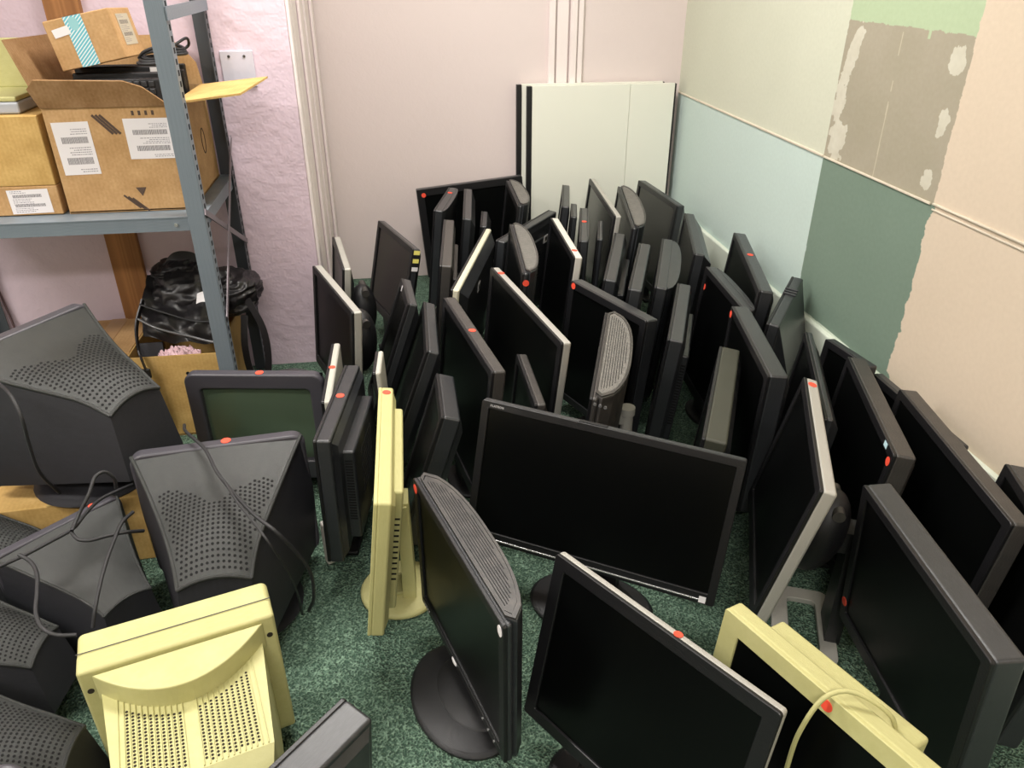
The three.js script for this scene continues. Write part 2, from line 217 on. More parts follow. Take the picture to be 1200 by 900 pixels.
// ---------------------------------------------------------------- flat monitors
// p: middle of the front top edge, a: turn, w x h: head, lean: degrees backwards, d: depth of the frame, b/bd: back and its depth, f: finish, st: stand
const MONITORS = [
  { p: [-0.215, 0.46, -2.096], a: -71.0, w: 0.405, h: 0.32, lean: 5, d: 0.024, b: 'dome', bd: 0.015, f: 'silver', st: 'round', label: 'silver framed monitor with black screen facing the lavender wall corner' },
  { p: [-0.215, 0.37, -1.757], a: -91.0, w: 0.32, h: 0.315, lean: 0, d: 0.018, b: 'flat', bd: 0, f: 'pale', st: 'round', dot: 't.45', bw: 0.02, label: 'pale silver monitor seen edge-on in front of the silver framed black screen, leftmost red dot' },
  { p: [-0.092, 0.42, -1.69], a: -93.0, w: 0.12, h: 0.26, lean: -2, d: 0.014, b: 'flat', bd: 0, f: 'pale', st: 'round', bw: 0.014, label: 'thin grey edged monitor tucked behind the thick black left monitor with vents' },
  { p: [-0.216, 0.45, -2.435], a: -81.4, w: 0.33, h: 0.385, lean: 6, d: 0.022, b: 'dome', bd: 0.015, f: 'silver', st: 'round', label: 'silver edged monitor farthest left in the recess, in front of the fluted trim' },
  { p: [-0.03, 0.45, -2.595], a: -71.4, w: 0.359, h: 0.31, lean: 12, d: 0.022, b: 'flat', bd: 0.015, f: 'black', st: 'rect', x: 'stripes', g: 1, label: 'monitor with grey reflecting screen and yellow striped sticker on its edge' },
  { p: [-0.008, 0.45, -2.072], a: -86.1, w: 0.2, h: 0.385, lean: 20, d: 0.025, b: 'flat', bd: 0.015, f: 'black', st: 'rect', x: 'white', g: 1, label: 'dark monitor leaning back behind the two other leaning screens, small white sticker on bezel' },
  { p: [0.04, 0.43, -1.873], a: -91.3, w: 0.319, h: 0.385, lean: 20, d: 0.03, b: 'flat', bd: 0.015, f: 'black', st: 'rect', g: 1, label: 'dark leaning monitor in the middle of three leaning in a row' },
  { p: [0.055, 0.4, -1.547], a: -90.3, w: 0.209, h: 0.363, lean: 18, d: 0.04, b: 'flat', bd: 0.015, f: 'black', st: 'rect', g: 1, label: 'dark leaning monitor nearest the camera of three leaning in a row beside the cream one' },
  { p: [0.292, 0.455, -3.229], a: 4.8, w: 0.454, h: 0.385, lean: 2, d: 0.03, b: 'flat', bd: 0.015, f: 'black', st: 'rect', roll: 4.4, bz: 0.03, dot: 'f.06,-.025', label: 'black wide monitor standing tilted against the back wall, red dot in its corner' },
  { p: [0.156, 0.47, -2.958], a: -104.0, w: 0.332, h: 0.385, lean: 6, d: 0.03, b: 'lens', bd: 0.015, f: 'black', st: 'rect', dot: 't.25', label: 'dark monitor with curved thick back edge standing before the tilted black wide monitor' },
  { p: [0.125, 0.46, -2.471], a: -95.4, w: 0.48, h: 0.385, lean: 6, d: 0.033, b: 'box', bd: 0.02, f: 'dust', st: 'rect', label: 'long brown-grey topped monitor seen edge-on with vented back, left rear of crowd' },
  { p: [0.237, 0.46, -2.917], a: -95.9, w: 0.42, h: 0.385, lean: 6, d: 0.028, b: 'flat', bd: 0.015, f: 'black', st: 'rect', label: 'slim dark monitor seen edge-on right in front of the tilted black wide monitor' },
  { p: [0.301, 0.4, -2.903], a: -97.6, w: 0.2, h: 0.347, lean: 6, d: 0.022, b: 'flat', bd: 0.015, f: 'black', st: 'rect', label: 'short dark monitor edge half hidden behind the long cream topped monitor' },
  { p: [0.431, 0.48, -2.963], a: -91.4, w: 0.38, h: 0.385, lean: 6, d: 0.012, b: 'speaker', bd: 0.045, f: 'black', st: 'round', label: 'rounded grey topped monitor at the rear, against the dark edge of white boards' },
  { p: [0.206, 0.44, -2.366], a: -106.1, w: 0.591, h: 0.385, lean: 6, d: 0.02, b: 'flat', bd: 0.022, f: 'cream_silver', st: 'rect', x: 'backlabel', label: 'long cream topped monitor with dark back and square white label, slanting toward the left' },
  { p: [0.439, 0.43, -2.71], a: -126.5, w: 0.42, h: 0.377, lean: 6, d: 0.03, b: 'box', bd: 0.012, f: 'black', st: 'rect', x: 'backlabel', label: 'dark monitor standing crosswise with its back to the camera, behind the rounded grey topped one' },
  { p: [0.344, 0.49, -2.288], a: -93.7, w: 0.475, h: 0.385, lean: 6, d: 0.014, b: 'speaker', bd: 0.045, f: 'black', st: 'round', dot: 's', label: 'rounded grey topped monitor with red dot on its side, left of the white topped monitor' },
  { p: [0.537, 0.443, -2.513], a: -91.0, w: 0.434, h: 0.385, lean: 6, d: 0.026, b: 'flat', bd: 0.015, f: 'white', st: 'rect', dot: 't.85', label: 'white topped monitor at the rear with red dot near its front corner' },
  { p: [0.644, 0.447, -3.019], a: -102.2, w: 0.33, h: 0.33, lean: 6, d: 0.026, b: 'flat', bd: 0.004, f: 'black', st: 'rect', label: 'slim grey monitor edge standing upright against the white boards, leftmost there' },
  { p: [0.636, 0.446, -2.81], a: -102.3, w: 0.18, h: 0.385, lean: 4, d: 0.018, b: 'flat', bd: 0, f: 'black', st: 'rect', label: 'small dark monitor edge between two grey edges before the white boards' },
  { p: [0.632, 0.444, -2.645], a: -103.2, w: 0.4, h: 0.385, lean: 2, d: 0.026, b: 'lens', bd: 0.006, f: 'black', st: 'rect', dot: 't.45', label: 'grey monitor edge with bowed back and red dot in front of the white boards' },
  { p: [0.68, 0.443, -2.567], a: -104.6, w: 0.22, h: 0.385, lean: 3, d: 0.014, b: 'flat', bd: 0, f: 'black', st: 'rect', label: 'thin short grey monitor edge beside the bowed one, left of the silver framed screen' },
  { p: [0.764, 0.48, -2.865], a: -93.9, w: 0.541, h: 0.385, lean: 6, d: 0.022, b: 'flat', bd: 0, f: 'silver', st: 'rect', g: 1, label: 'silver framed monitor with grey reflecting screen in front of the white boards' },
  { p: [0.828, 0.47, -2.758], a: -100.3, w: 0.56, h: 0.385, lean: 6, d: 0.014, b: 'speaker', bd: 0.05, f: 'black', st: 'round', label: 'large rounded dark grey topped monitor between silver framed and big black screens at rear' },
  { p: [1.031, 0.449, -2.997], a: -85.4, w: 0.405, h: 0.385, lean: 6, d: 0.03, b: 'flat', bd: 0.02, f: 'black', st: 'rect', g: 1, label: 'black monitor with glossy screen in the rear corner by the pale blue wall' },
  { p: [0.989, 0.443, -2.495], a: -105.8, w: 0.467, h: 0.385, lean: 6, d: 0.032, b: 'flat', bd: 0.03, f: 'black', st: 'rect', label: 'dark monitor edge with stepped back standing next to the pale blue wall' },
  { p: [0.657, 0.44, -2.316], a: -109.0, w: 0.462, h: 0.385, lean: 6, d: 0.035, b: 'box', bd: 0.03, f: 'black', st: 'rect', label: 'grey topped monitor edge with ribbed back, left of three side by side mid crowd' },
  { p: [0.693, 0.46, -2.161], a: -110.8, w: 0.417, h: 0.385, lean: 6, d: 0.034, b: 'flat', bd: 0.006, f: 'black', st: 'rect', label: 'grey topped monitor edge with brownish top, middle of three side by side mid crowd' },
  { p: [0.796, 0.44, -2.233], a: -110.8, w: 0.461, h: 0.385, lean: 6, d: 0.033, b: 'lens', bd: 0.035, f: 'black', st: 'rect', label: 'grey topped monitor edge with wide bowed back, right of three side by side mid crowd' },
  { p: [0.721, 0.433, -1.871], a: -112.6, w: 0.402, h: 0.38, lean: 6, d: 0.036, b: 'box', bd: 0.025, f: 'black', st: 'rect', x: 'vents', label: 'thick grey topped monitor with vented back box, right of the red dotted black one' },
  { p: [0.917, 0.436, -2.001], a: -93.8, w: 0.34, h: 0.383, lean: 6, d: 0.03, b: 'lens', bd: 0.02, f: 'black', st: 'round', dot: 'f.06,-.06', label: 'black monitor with bowed top edge and red dot on bezel near the pale blue wall' },
  { p: [0.821, 0.46, -1.61], a: -101.0, w: 0.4, h: 0.385, lean: 2, d: 0.043, b: 'flat', bd: 0.015, f: 'black', st: 'rect', dot: 'f.03,-.02', label: 'black monitor with broad grey top and red dot at its upper corner, right of centre' },
  { p: [1.036, 0.47, -2.13], a: -105.1, w: 0.53, h: 0.385, lean: 6, d: 0.036, b: 'flat', bd: 0.015, f: 'black', st: 'rect', dot: 't.42', label: 'black monitor with red dot on its top edge leaning along the pale blue wall' },
  { p: [1.047, 0.434, -1.899], a: -125.4, w: 0.39, h: 0.381, lean: 6, d: 0.03, b: 'wedge', bd: 0.055, f: 'black', st: 'rect', label: 'monitor with deep wedge shaped back touching the teal painted patch' },
  { p: [0.937, 0.425, -1.486], a: -111.7, w: 0.45, h: 0.372, lean: 6, d: 0.015, b: 'flat', bd: 0.022, f: 'black', st: 'rect', label: 'dark monitor with wide flat grey top behind the long silver edged leaning monitor' },
  { p: [1.107, 0.39, -1.629], a: -81.4, w: 0.17, h: 0.337, lean: 6, d: 0.025, b: 'flat', bd: 0, f: 'black', st: 'rect', label: 'small black monitor hard against the wall below the teal patch' },
  { p: [0.992, 0.421, -1.343], a: -108.1, w: 0.439, h: 0.368, lean: 6, d: 0.04, b: 'flat', bd: 0.015, f: 'dust', st: 'rect', dot: 'f.97,-.025', x: 'bluesticker', label: 'large black monitor with dusty top, red dot and blue white sticker at near corner' },
  { p: [1.147, 0.36, -1.396], a: -90.6, w: 0.34, h: 0.307, lean: 6, d: 0.025, b: 'flat', bd: 0, f: 'black', st: 'rect', label: 'thin black monitor squeezed behind two larger ones against the right wall' },
  { p: [1.048, 0.42, -1.146], a: -100.5, w: 0.481, h: 0.367, lean: 6, d: 0.036, b: 'flat', bd: 0.015, f: 'dust', st: 'rect', label: 'large black monitor with long dusty top along the peach wall at right' },
  { p: [1.063, 0.42, -0.91], a: -109.5, w: 0.36, h: 0.367, lean: 6, d: 0.04, b: 'flat', bd: 0.015, f: 'black', st: 'rect', label: 'monitor cut off by the right edge of the picture' },
  { p: [0.767, 0.47, -1.185], a: -113.1, w: 0.43, h: 0.34, lean: 12, d: 0.026, b: 'dome', bd: 0.03, f: 'silver', st: 'vee', dot: 't.07', label: 'long silver edged black monitor leaning back, red mark on its far top corner' },
  { p: [0.779, 0.43, -0.838], a: -96.7, w: 0.411, h: 0.33, lean: -4, d: 0.046, b: 'flat', bd: 0.02, f: 'black', st: 'rect', dot: 'f.03,-.28', bw: 0.03, label: 'large black monitor with thick grey top at front right facing left' },
  { p: [0.553, 0.434, -1.958], a: -67.1, w: 0.351, h: 0.382, lean: 6, d: 0.04, b: 'flat', bd: 0.015, f: 'black', st: 'rect', bz: 0.022, dot: 'f.06,-.012', label: 'black monitor with red dot on its corner behind the ribbed rounded grey top' },
  { p: [0.671, 0.423, -1.447], a: -116.1, w: 0.45, h: 0.37, lean: 6, d: 0.046, b: 'flat', bd: 0.012, f: 'olive', st: 'rect', label: 'monitor with dull olive grey top standing right behind the big black widescreen' },
  { p: [0.385, 0.438, -1.282], a: -28.7, w: 0.554, h: 0.325, lean: 14, d: 0.018, b: 'flat', bd: 0.02, f: 'black', st: 'oval', roll: -2.9, bz: 0.017, x: 'wide', label: 'large black widescreen monitor facing the camera in the middle of the picture' },
  { p: [-0.191, 0.4, -1.554], a: -98.5, w: 0.346, h: 0.33, lean: 1, d: 0.032, b: 'box', bd: 0.036, f: 'black', st: 'rect', dot: 't.45', x: 'vents', label: 'thick black monitor with red dot and vented back box standing beside the black tube monitors' },
  { p: [-0.083, 0.42, -1.344], a: -90.9, w: 0.436, h: 0.33, lean: 7, d: 0.028, b: 'box', bd: 0.022, f: 'cream', st: 'disc', dot: 't.06', label: 'cream monitor seen edge-on on a round cream base with red dot on top' },
  { p: [0.046, 0.4, -1.023], a: -73.3, w: 0.421, h: 0.32, lean: 0, d: 0.012, b: 'speaker', bd: 0.05, f: 'black', st: 'oval', dot: 'side', x: 'ribs', label: 'black monitor with ribbed curved top and oval base, front centre facing left' },
  { p: [0.333, 0.4, -0.795], a: -56.6, w: 0.424, h: 0.34, lean: 12, d: 0.016, b: 'flat', bd: 0.025, f: 'silver', st: 'oval', bz: 0.024, dot: 't.58', label: 'black screen with thin silver edge and red dot, nearest the camera at front centre' },
  { p: [0.531, 0.38, -0.671], a: -66.3, w: 0.35, h: 0.34, lean: 6, d: 0.03, b: 'box', bd: 0.05, f: 'cream', st: 'disc', bz: 0.034, dot: 'f.56,-.018', label: 'cream framed monitor with cream cable and red dot at front right' },
  { p: [-0.249, 0.38, -0.618], a: -133.1, w: 0.36, h: 0.327, lean: 6, d: 0.05, b: 'box', bd: 0.03, f: 'black', st: 'rect', label: 'black monitor top cut off at the bottom edge beside the cream tube monitor' },
  { p: [0.136, 0.46, -1.749], a: -80.2, w: 0.465, h: 0.385, lean: 6, d: 0.03, b: 'box', bd: 0.02, f: 'dust', st: 'round', dot: 't.5', label: 'dark grey monitor with red dot mid top, facing left beside the leaning row' },
  { p: [0.3, 0.48, -1.872], a: -79.0, w: 0.546, h: 0.385, lean: 6, d: 0.022, b: 'flat', bd: 0.015, f: 'silver', st: 'rect', dot: 't.1', label: 'large silver topped black monitor facing left with red dot at far corner, centre left' },
  { p: [0.264, 0.4, -1.594], a: -89.5, w: 0.26, h: 0.347, lean: 6, d: 0.022, b: 'flat', bd: 0.012, f: 'dust', st: 'rect', label: 'thin grey topped monitor poking up behind the left half of the big widescreen' },
  { p: [0.458, 0.427, -1.66], a: -108.4, w: 0.484, h: 0.374, lean: 6, d: 0.014, b: 'speaker', bd: 0.065, f: 'dust', st: 'pole', x: 'ribs', label: 'monitor with tall ribbed rounded grey top directly behind the big black widescreen' },
];
const TOPMAT = { black: M.black, dust: M.dust, silver: M.silver, pale: M.pale, white: M.white, olive: M.olive, cream: M.cream, cream_silver: M.cream_silver };
// plan of a bowed back: straight front at z = 0, bowed to -D
function bowedPlan(w, D, rEnd) {
  const s = new THREE.Shape(), n = 20; s.moveTo(-w / 2 + w * 0.03, 0); s.lineTo(w / 2 - w * 0.03, 0);
  for (let i = 0; i <= n; i++) { const t = i / n, x = w / 2 * (1 - 2 * t), q = Math.abs(1 - 2 * t); s.lineTo(x, -D * (rEnd + (1 - rEnd) * Math.pow(1 - Math.pow(q, 2.6), 0.6))); }
  s.closePath(); return s;
}
const planExtrude = (shape, h, bevel = 0) => { const g = new THREE.ExtrudeGeometry(shape, { depth: h, bevelEnabled: bevel > 0, bevelSize: bevel, bevelThickness: bevel, bevelSegments: 2, bevelOffset: -bevel, curveSegments: 8 }); return g.rotateX(Math.PI / 2); };   // shape (x, y) -> (x, z), extruded down from y = 0
function monitor(c) {
  const t = thing('lcd_monitor', c.label, 'monitor', [c.p[0], 0, c.p[2]], rad(c.a), 'flat monitors crowded in the corner');
  const top = c.p[1], { w, h, d } = c, lean = rad(c.lean), roll = rad(c.roll || 0), bz = c.bz || 0.02;
  const Q = new THREE.Quaternion().setFromEuler(new THREE.Euler(-lean, 0, roll, 'ZXY'));
  const head = (name, g, m, parent = t) => { const o = mesh(name, g, m, parent); if (parent === t) { o.position.set(0, top, 0); o.quaternion.copy(Q); } return o; };
  const fm = TOPMAT[c.f], creamy = c.f === 'cream', bm = creamy ? M.cream : M.bezel, backM = creamy ? M.cream : c.f === 'dust' ? M.dust : M.black;
  const fr = 0.006;
  // front ring
  const ring = roundedShape(w, h, 0.006, 0, -h / 2); ring.holes.push(roundedShape(w - 2 * bz, h - 2 * bz - (bz > 0.02 ? 0 : 0.008), 0.002, 0, -h / 2 + (bz > 0.02 ? 0 : 0.004), THREE.Path));
  head('bezel', new THREE.ExtrudeGeometry(ring, { depth: 0.005, bevelEnabled: true, bevelSize: 0.0012, bevelThickness: 0.0012, bevelSegments: 1, bevelOffset: -0.0012, curveSegments: 4 }).translate(0, 0, -0.0062), bm);
  head('screen', box(w - 2 * bz + 0.004, h - 2 * bz + 0.004, 0.002, 0, -h / 2, -0.0052), c.g ? M.gloss : M.screen);
  head('frame', rbox(w, h, d, fr, 0, -h / 2, -d / 2 - 0.0055, 3), c.b === 'speaker' ? backM : fm);
  const zb = -d - 0.0055;
  if (c.b === 'flat') { if (c.bd > 0) head('back_cover', frustum(w * 0.97, h * 0.96, zb, w * 0.86, h * 0.8, zb - c.bd, 0, -h / 2), backM); }
  else if (c.b === 'box') {
    const g = [frustum(w * 0.96, h * 0.94, zb, w * 0.9, h * 0.86, zb - c.bd * 0.3, 0, -h / 2), rbox(w * 0.72, h * (creamy ? 0.9 : 0.72), c.bd, 0.006, 0, -h / 2 - (creamy ? 0.002 : 0.012), zb - c.bd * 0.5)];
    const bk = head('back_cover', join(g), backM);
    const v = []; const nv = c.x === 'vents' ? 22 : 12;
    for (let i = 0; i < nv; i++) v.push(box(0.0012, h * 0.012, c.bd * 0.45, w * 0.3605, -h * 0.25 - i * h * 0.5 / nv, zb - c.bd * 0.6));
    for (let i = 0; i < 9; i++) v.push(box(w * 0.36, 0.003, 0.001, 0, -h * 0.3 - i * 0.014, zb - c.bd - 0.0004));
    mesh('vent_slots', join(v), M.hole, bk).userData.kind = 'stuff';
  } else if (c.b === 'wedge') {
    head('back_cover', join([frustum(w * 0.97, h * 0.96, zb, w * 0.8, h * 0.5, zb - c.bd, 0, -h / 2, -0.06), frustum(w * 0.5, h * 0.3, zb - c.bd, w * 0.42, h * 0.24, zb - c.bd - 0.02, 0, -h / 2 - 0.08)]), backM);
    for (let i = 0; i < 3; i++) head('rib', rbox(0.006, 0.006, d + 0.008, 0.002, -w * 0.2 + i * 0.02, 0.002, -d / 2 - 0.004), M.black);
  } else if (c.b === 'dome') {
    head('back_cover', frustum(w * 0.97, h * 0.96, zb, w * 0.8, h * 0.7, zb - 0.012, 0, -h / 2), backM);
    head('hinge_cover', new THREE.SphereGeometry(1, 24, 14).scale(0.06, 0.1, 0.05).translate(c.st === 'vee' ? 0.06 : 0, -h * 0.55, zb - 0.055), M.bezel);
    head('hinge_cap', new THREE.CylinderGeometry(0.012, 0.012, 0.1, 16).rotateZ(Math.PI / 2).translate(c.st === 'vee' ? 0.06 : 0, -h * 0.33, zb - 0.06), M.dust);
  } else if (c.b === 'lens') {
    head('back_cover', planExtrude(bowedPlan(w * 0.985, c.bd, 0.12), h * 0.97, 0.002).translate(0, -h * 0.008, zb + 0.002), fm);
  } else if (c.b === 'speaker') {
    const bk = head('back_cover', planExtrude(bowedPlan(w, c.bd + d * 0.4, 0.2), h * 0.98, 0.004).translate(0, 0.0005, zb + d * 0.4), backM);
    const D = c.bd + d * 0.6;
    mesh('top_grille', planExtrude(bowedPlan(w * 0.93, D * 0.84, 0.16), 0.003, 0).translate(0, 0.0062, zb + d * 0.6 - D * 0.06), c.label.includes('ribbed curved') ? M.dust : M.grille, bk);
    const rimS = bowedPlan(w * 0.985, D * 0.99, 0.2), inS = bowedPlan(w * 0.94, D * 0.86, 0.14); rimS.holes.push(new THREE.Path(inS.getPoints().map((q) => new THREE.Vector2(q.x, q.y - D * 0.05)).reverse()));
    mesh('top_rim', planExtrude(rimS, 0.004, 0).translate(0, 0.0072, zb + d * 0.6), M.dust, bk);
    if (c.x === 'ribs') {
      const rb = [], n = 9;
      for (let i = 0; i < n; i++) { const q = (i + 0.8) / n, len = w * 0.84 * Math.pow(1 - Math.pow(q, 2.2), 0.42); if (len > 0.03) rb.push(rbox(len, 0.002, 0.0015, 0.0007, 0, 0.0062, zb + d * 0.45 - D * 0.84 * (0.06 + 0.86 * q), 1)); }
      mesh('grille_ribs', join(rb), M.bezel, bk);
    }
  }
  // stand: neck and foot under the head
  const zc = Math.sin(lean) * h * 0.5 - d - c.bd - 0.012, yc = Math.max(0.06, top - h * 0.55), sm = creamy ? M.cream : M.bezel;
  const neckTop = yc + 0.03;
  if (c.st === 'pole') mesh('neck', join([new THREE.CylinderGeometry(0.016, 0.018, neckTop, 18).translate(0, neckTop / 2, zc - 0.012), new THREE.CylinderGeometry(0.02, 0.02, 0.02, 18).translate(0, neckTop + 0.01, zc - 0.012), box(0.03, 0.03, 0.05, 0, neckTop - 0.01, zc + 0.01)]), M.silver, t);
  else if (c.st === 'rect' || c.st === 'round' || c.st === 'none2') { const zh = Math.sin(lean) * h * 0.96 - d * 0.5 - 0.004, yh = top - Math.cos(lean) * h + 0.012; mesh('neck', join([box(Math.min(0.07, w * 0.2), yh, Math.min(0.022, d * 0.8), 0, yh / 2, zh)]), sm, t); }
  else if (c.st === 'vee') mesh('neck', join([frustum(0.085, 0.03, 0.01, 0.05, 0.03, yc, 0, 0).rotateX(-Math.PI / 2).translate(0.06, 0, -0.115), box(0.05, 0.05, 0.065, 0.06, yc - 0.02, -0.1)]), sm, t);
  else mesh('neck', join([frustum(0.09, 0.03, 0.008, 0.055, 0.024, neckTop, 0, 0).rotateX(-Math.PI / 2).translate(0, 0, zc), box(0.07, 0.05, 0.04, 0, yc, zc + 0.012)]), sm, t);
  const lathe = (r, hh) => new THREE.LatheGeometry([[0, 0], [r * 0.97, 0], [r, 0.003], [r, hh * 0.5], [r * 0.93, hh * 0.8], [r * 0.5, hh], [0, hh]].map((q) => new THREE.Vector2(...q)), 40);
  const zf = c.st === 'rect' || c.st === 'round' || c.st === 'none2' ? Math.sin(lean) * h * 0.96 - d * 0.5 - 0.004 : zc + 0.03;
  if (c.st === 'round') mesh('base', lathe(0.04, 0.014).scale(2, 1, 1).translate(0, 0, zf), sm, t);
  else if (c.st === 'disc') mesh('base', join([lathe(0.092, 0.02).translate(0, 0, zf - 0.01), rbox(0.07, 0.012, 0.07, 0.004, 0, 0.022, zf - 0.01)]), sm, t);
  else if (c.st === 'oval') mesh('base', join([lathe(0.1, 0.016).scale(1.4, 1, 1).translate(0, 0, zf + 0.035), lathe(0.075, 0.024).scale(1.3, 1, 0.85).translate(0, 0, zf + 0.02)]), sm, t);
  else if (c.st === 'vee') {
    const s = roundedShape(0.22, 0.13, 0.03, 0, 0); s.holes.push(roundedShape(0.15, 0.06, 0.012, 0, 0, THREE.Path));
    mesh('base', new THREE.ExtrudeGeometry(s, { depth: 0.01, bevelEnabled: true, bevelSize: 0.002, bevelThickness: 0.002, bevelSegments: 2, bevelOffset: -0.002 }).rotateX(-Math.PI / 2).translate(0.06, 0.002, -0.06), M.silver, t);
  } else mesh('base', rbox(Math.min(0.17, w * 0.42), 0.014, c.bw || 0.05, 0.005, 0, 0.007, zf), sm, t);
  // stickers
  const disc = (r, th = 0.0008) => new THREE.CylinderGeometry(r, r, th, 20);
  if (c.dot) {
    if (c.dot[0] === 't') { const u = parseFloat(c.dot.slice(1)); head('red_sticker', disc(Math.min(0.0095, d * 0.46)).translate((u - 0.5) * w, 0.0006, -d / 2 - 0.004), M.red); }
    else if (c.dot[0] === 'f') { const [u, v] = c.dot.slice(1).split(',').map(Number); head('red_sticker', disc(0.0095).rotateX(Math.PI / 2).translate((u - 0.5) * w, v < -bz * 1.05 ? v : v, v < -bz && u > 0.05 && u < 0.95 ? -0.0032 : 0.0004), M.red); }
    else if (c.dot === 's') head('red_sticker', disc(0.0095).rotateZ(Math.PI / 2).translate(w / 2 + 0.0006, -0.03, -d), M.red);
    else if (c.dot === 'side') head('red_sticker', disc(0.0095).rotateX(Math.PI / 2).translate(-w / 2 + 0.012, -0.02, 0.0004), M.red);
  }
  const stick = (name, ww, hh, x, y, z, m, rot) => { const g = box(ww, hh, 0.0008); if (rot === 'side') g.rotateY(Math.PI / 2); return head(name, g.translate(x, y, z), m); };
  if (c.x === 'stripes') for (let i = 0; i < 5; i++) stick(i % 2 ? 'black_stripe' : 'yellow_stripe', d * 0.95, 0.014, w / 2 + 0.0005, -0.012 - i * 0.014, -d / 2 - 0.005, i % 2 ? M.hole : i === 4 ? M.paper : M.yellow, 'side');
  if (c.x === 'white') stick('white_sticker', 0.008, 0.016, -w * 0.2, -0.012, 0.0005, M.paper);
  if (c.x === 'bluesticker') { stick('blue_sticker', 0.018, 0.011, w / 2 - 0.05, -0.009, 0.0005, std({ color: 0xbfe0e8, roughness: 0.5 })); }
  if (c.x === 'backlabel') { const z = zb - c.bd - 0.0012; stick('back_label', 0.035, 0.03, c.b === 'box' ? -w * 0.25 : w * 0.1, -h * 0.2, z, M.paper); stick('label_print', 0.018, 0.016, c.b === 'box' ? -w * 0.25 : w * 0.1, -h * 0.2, z - 0.0005, M.dust); }
  if (c.x === 'wide') {
    head('lower_trim', join([rbox(w * 0.94, 0.0035, 0.003, 0.001, 0, -h + bz * 0.55, 0.0006)]), M.chrome);
    stick('energy_sticker', 0.014, 0.014, w * 0.455, -h + bz * 0.55 + 0.002, 0.0022, M.paper);
    head('joint_cover', rbox(0.06, 0.003, 0.012, 0.001, -w * 0.06, 0.0006, -0.009), M.bezel);
    const cv = document.createElement('canvas'); cv.width = 256; cv.height = 32; const cx = cv.getContext('2d'); cx.fillStyle = '#1e1e20'; cx.fillRect(0, 0, 256, 32); cx.fillStyle = '#b8b8b8'; cx.font = 'bold 24px sans-serif'; cx.fillText('FLATRON', 8, 25);
    const tx = new THREE.CanvasTexture(cv); tx.colorSpace = THREE.SRGBColorSpace;
    head('name_print', new THREE.PlaneGeometry(0.075, 0.0094).translate(-w / 2 + 0.055, -bz * 0.52, 0.0004), std({ map: tx, roughness: 0.45 }));
  }
  if (c.label.includes('ribbed curved top')) {
    head('power_button', new THREE.SphereGeometry(1, 16, 10).scale(0.012, 0.007, 0.003).translate(-0.02, -h + 0.011, 0), M.paper);
    const bt = []; for (const u of [-0.45, -0.43, -0.41, -0.39, 0.28, 0.34, 0.40]) bt.push(new THREE.CylinderGeometry(0.0028, 0.0028, 0.003, 10).rotateX(Math.PI / 2).translate(u * w, -h + 0.009, 0));
    head('menu_buttons', join(bt), M.chrome);
    head('white_sticker', disc(0.011).rotateX(Math.PI / 2).scale(0.7, 1, 1).translate(w / 2 - 0.012, -0.018, 0.0005), M.paper);
    head('lower_bezel_lip', rbox(w * 0.93, 0.003, 0.003, 0.001, 0, -h + 0.021, 0), M.bezel);
  }
  if (c.label.includes('tall ribbed')) { head('side_buttons', join([0, 1, 2].map((i) => new THREE.CylinderGeometry(0.004, 0.004, 0.003, 12).rotateZ(Math.PI / 2).translate(w / 2, -0.014 - 0.002 * i, -0.014 - i * 0.012))), M.chrome); }
  if (c.label.includes('cream cable')) mesh('cable', tube([[0.0, 0.05, 0.05], [0.012, 0.22, 0.045], [0.015, top - 0.05, 0.04], [0.022, top + 0.008, 0.012], [0.036, top + 0.018, -0.012], [0.062, top + 0.012, -0.032], [0.085, top - 0.006, -0.048], [0.092, top - 0.03, -0.055]], 0.0036), M.cream, t);
  return t;
}
MONITORS.forEach(monitor);

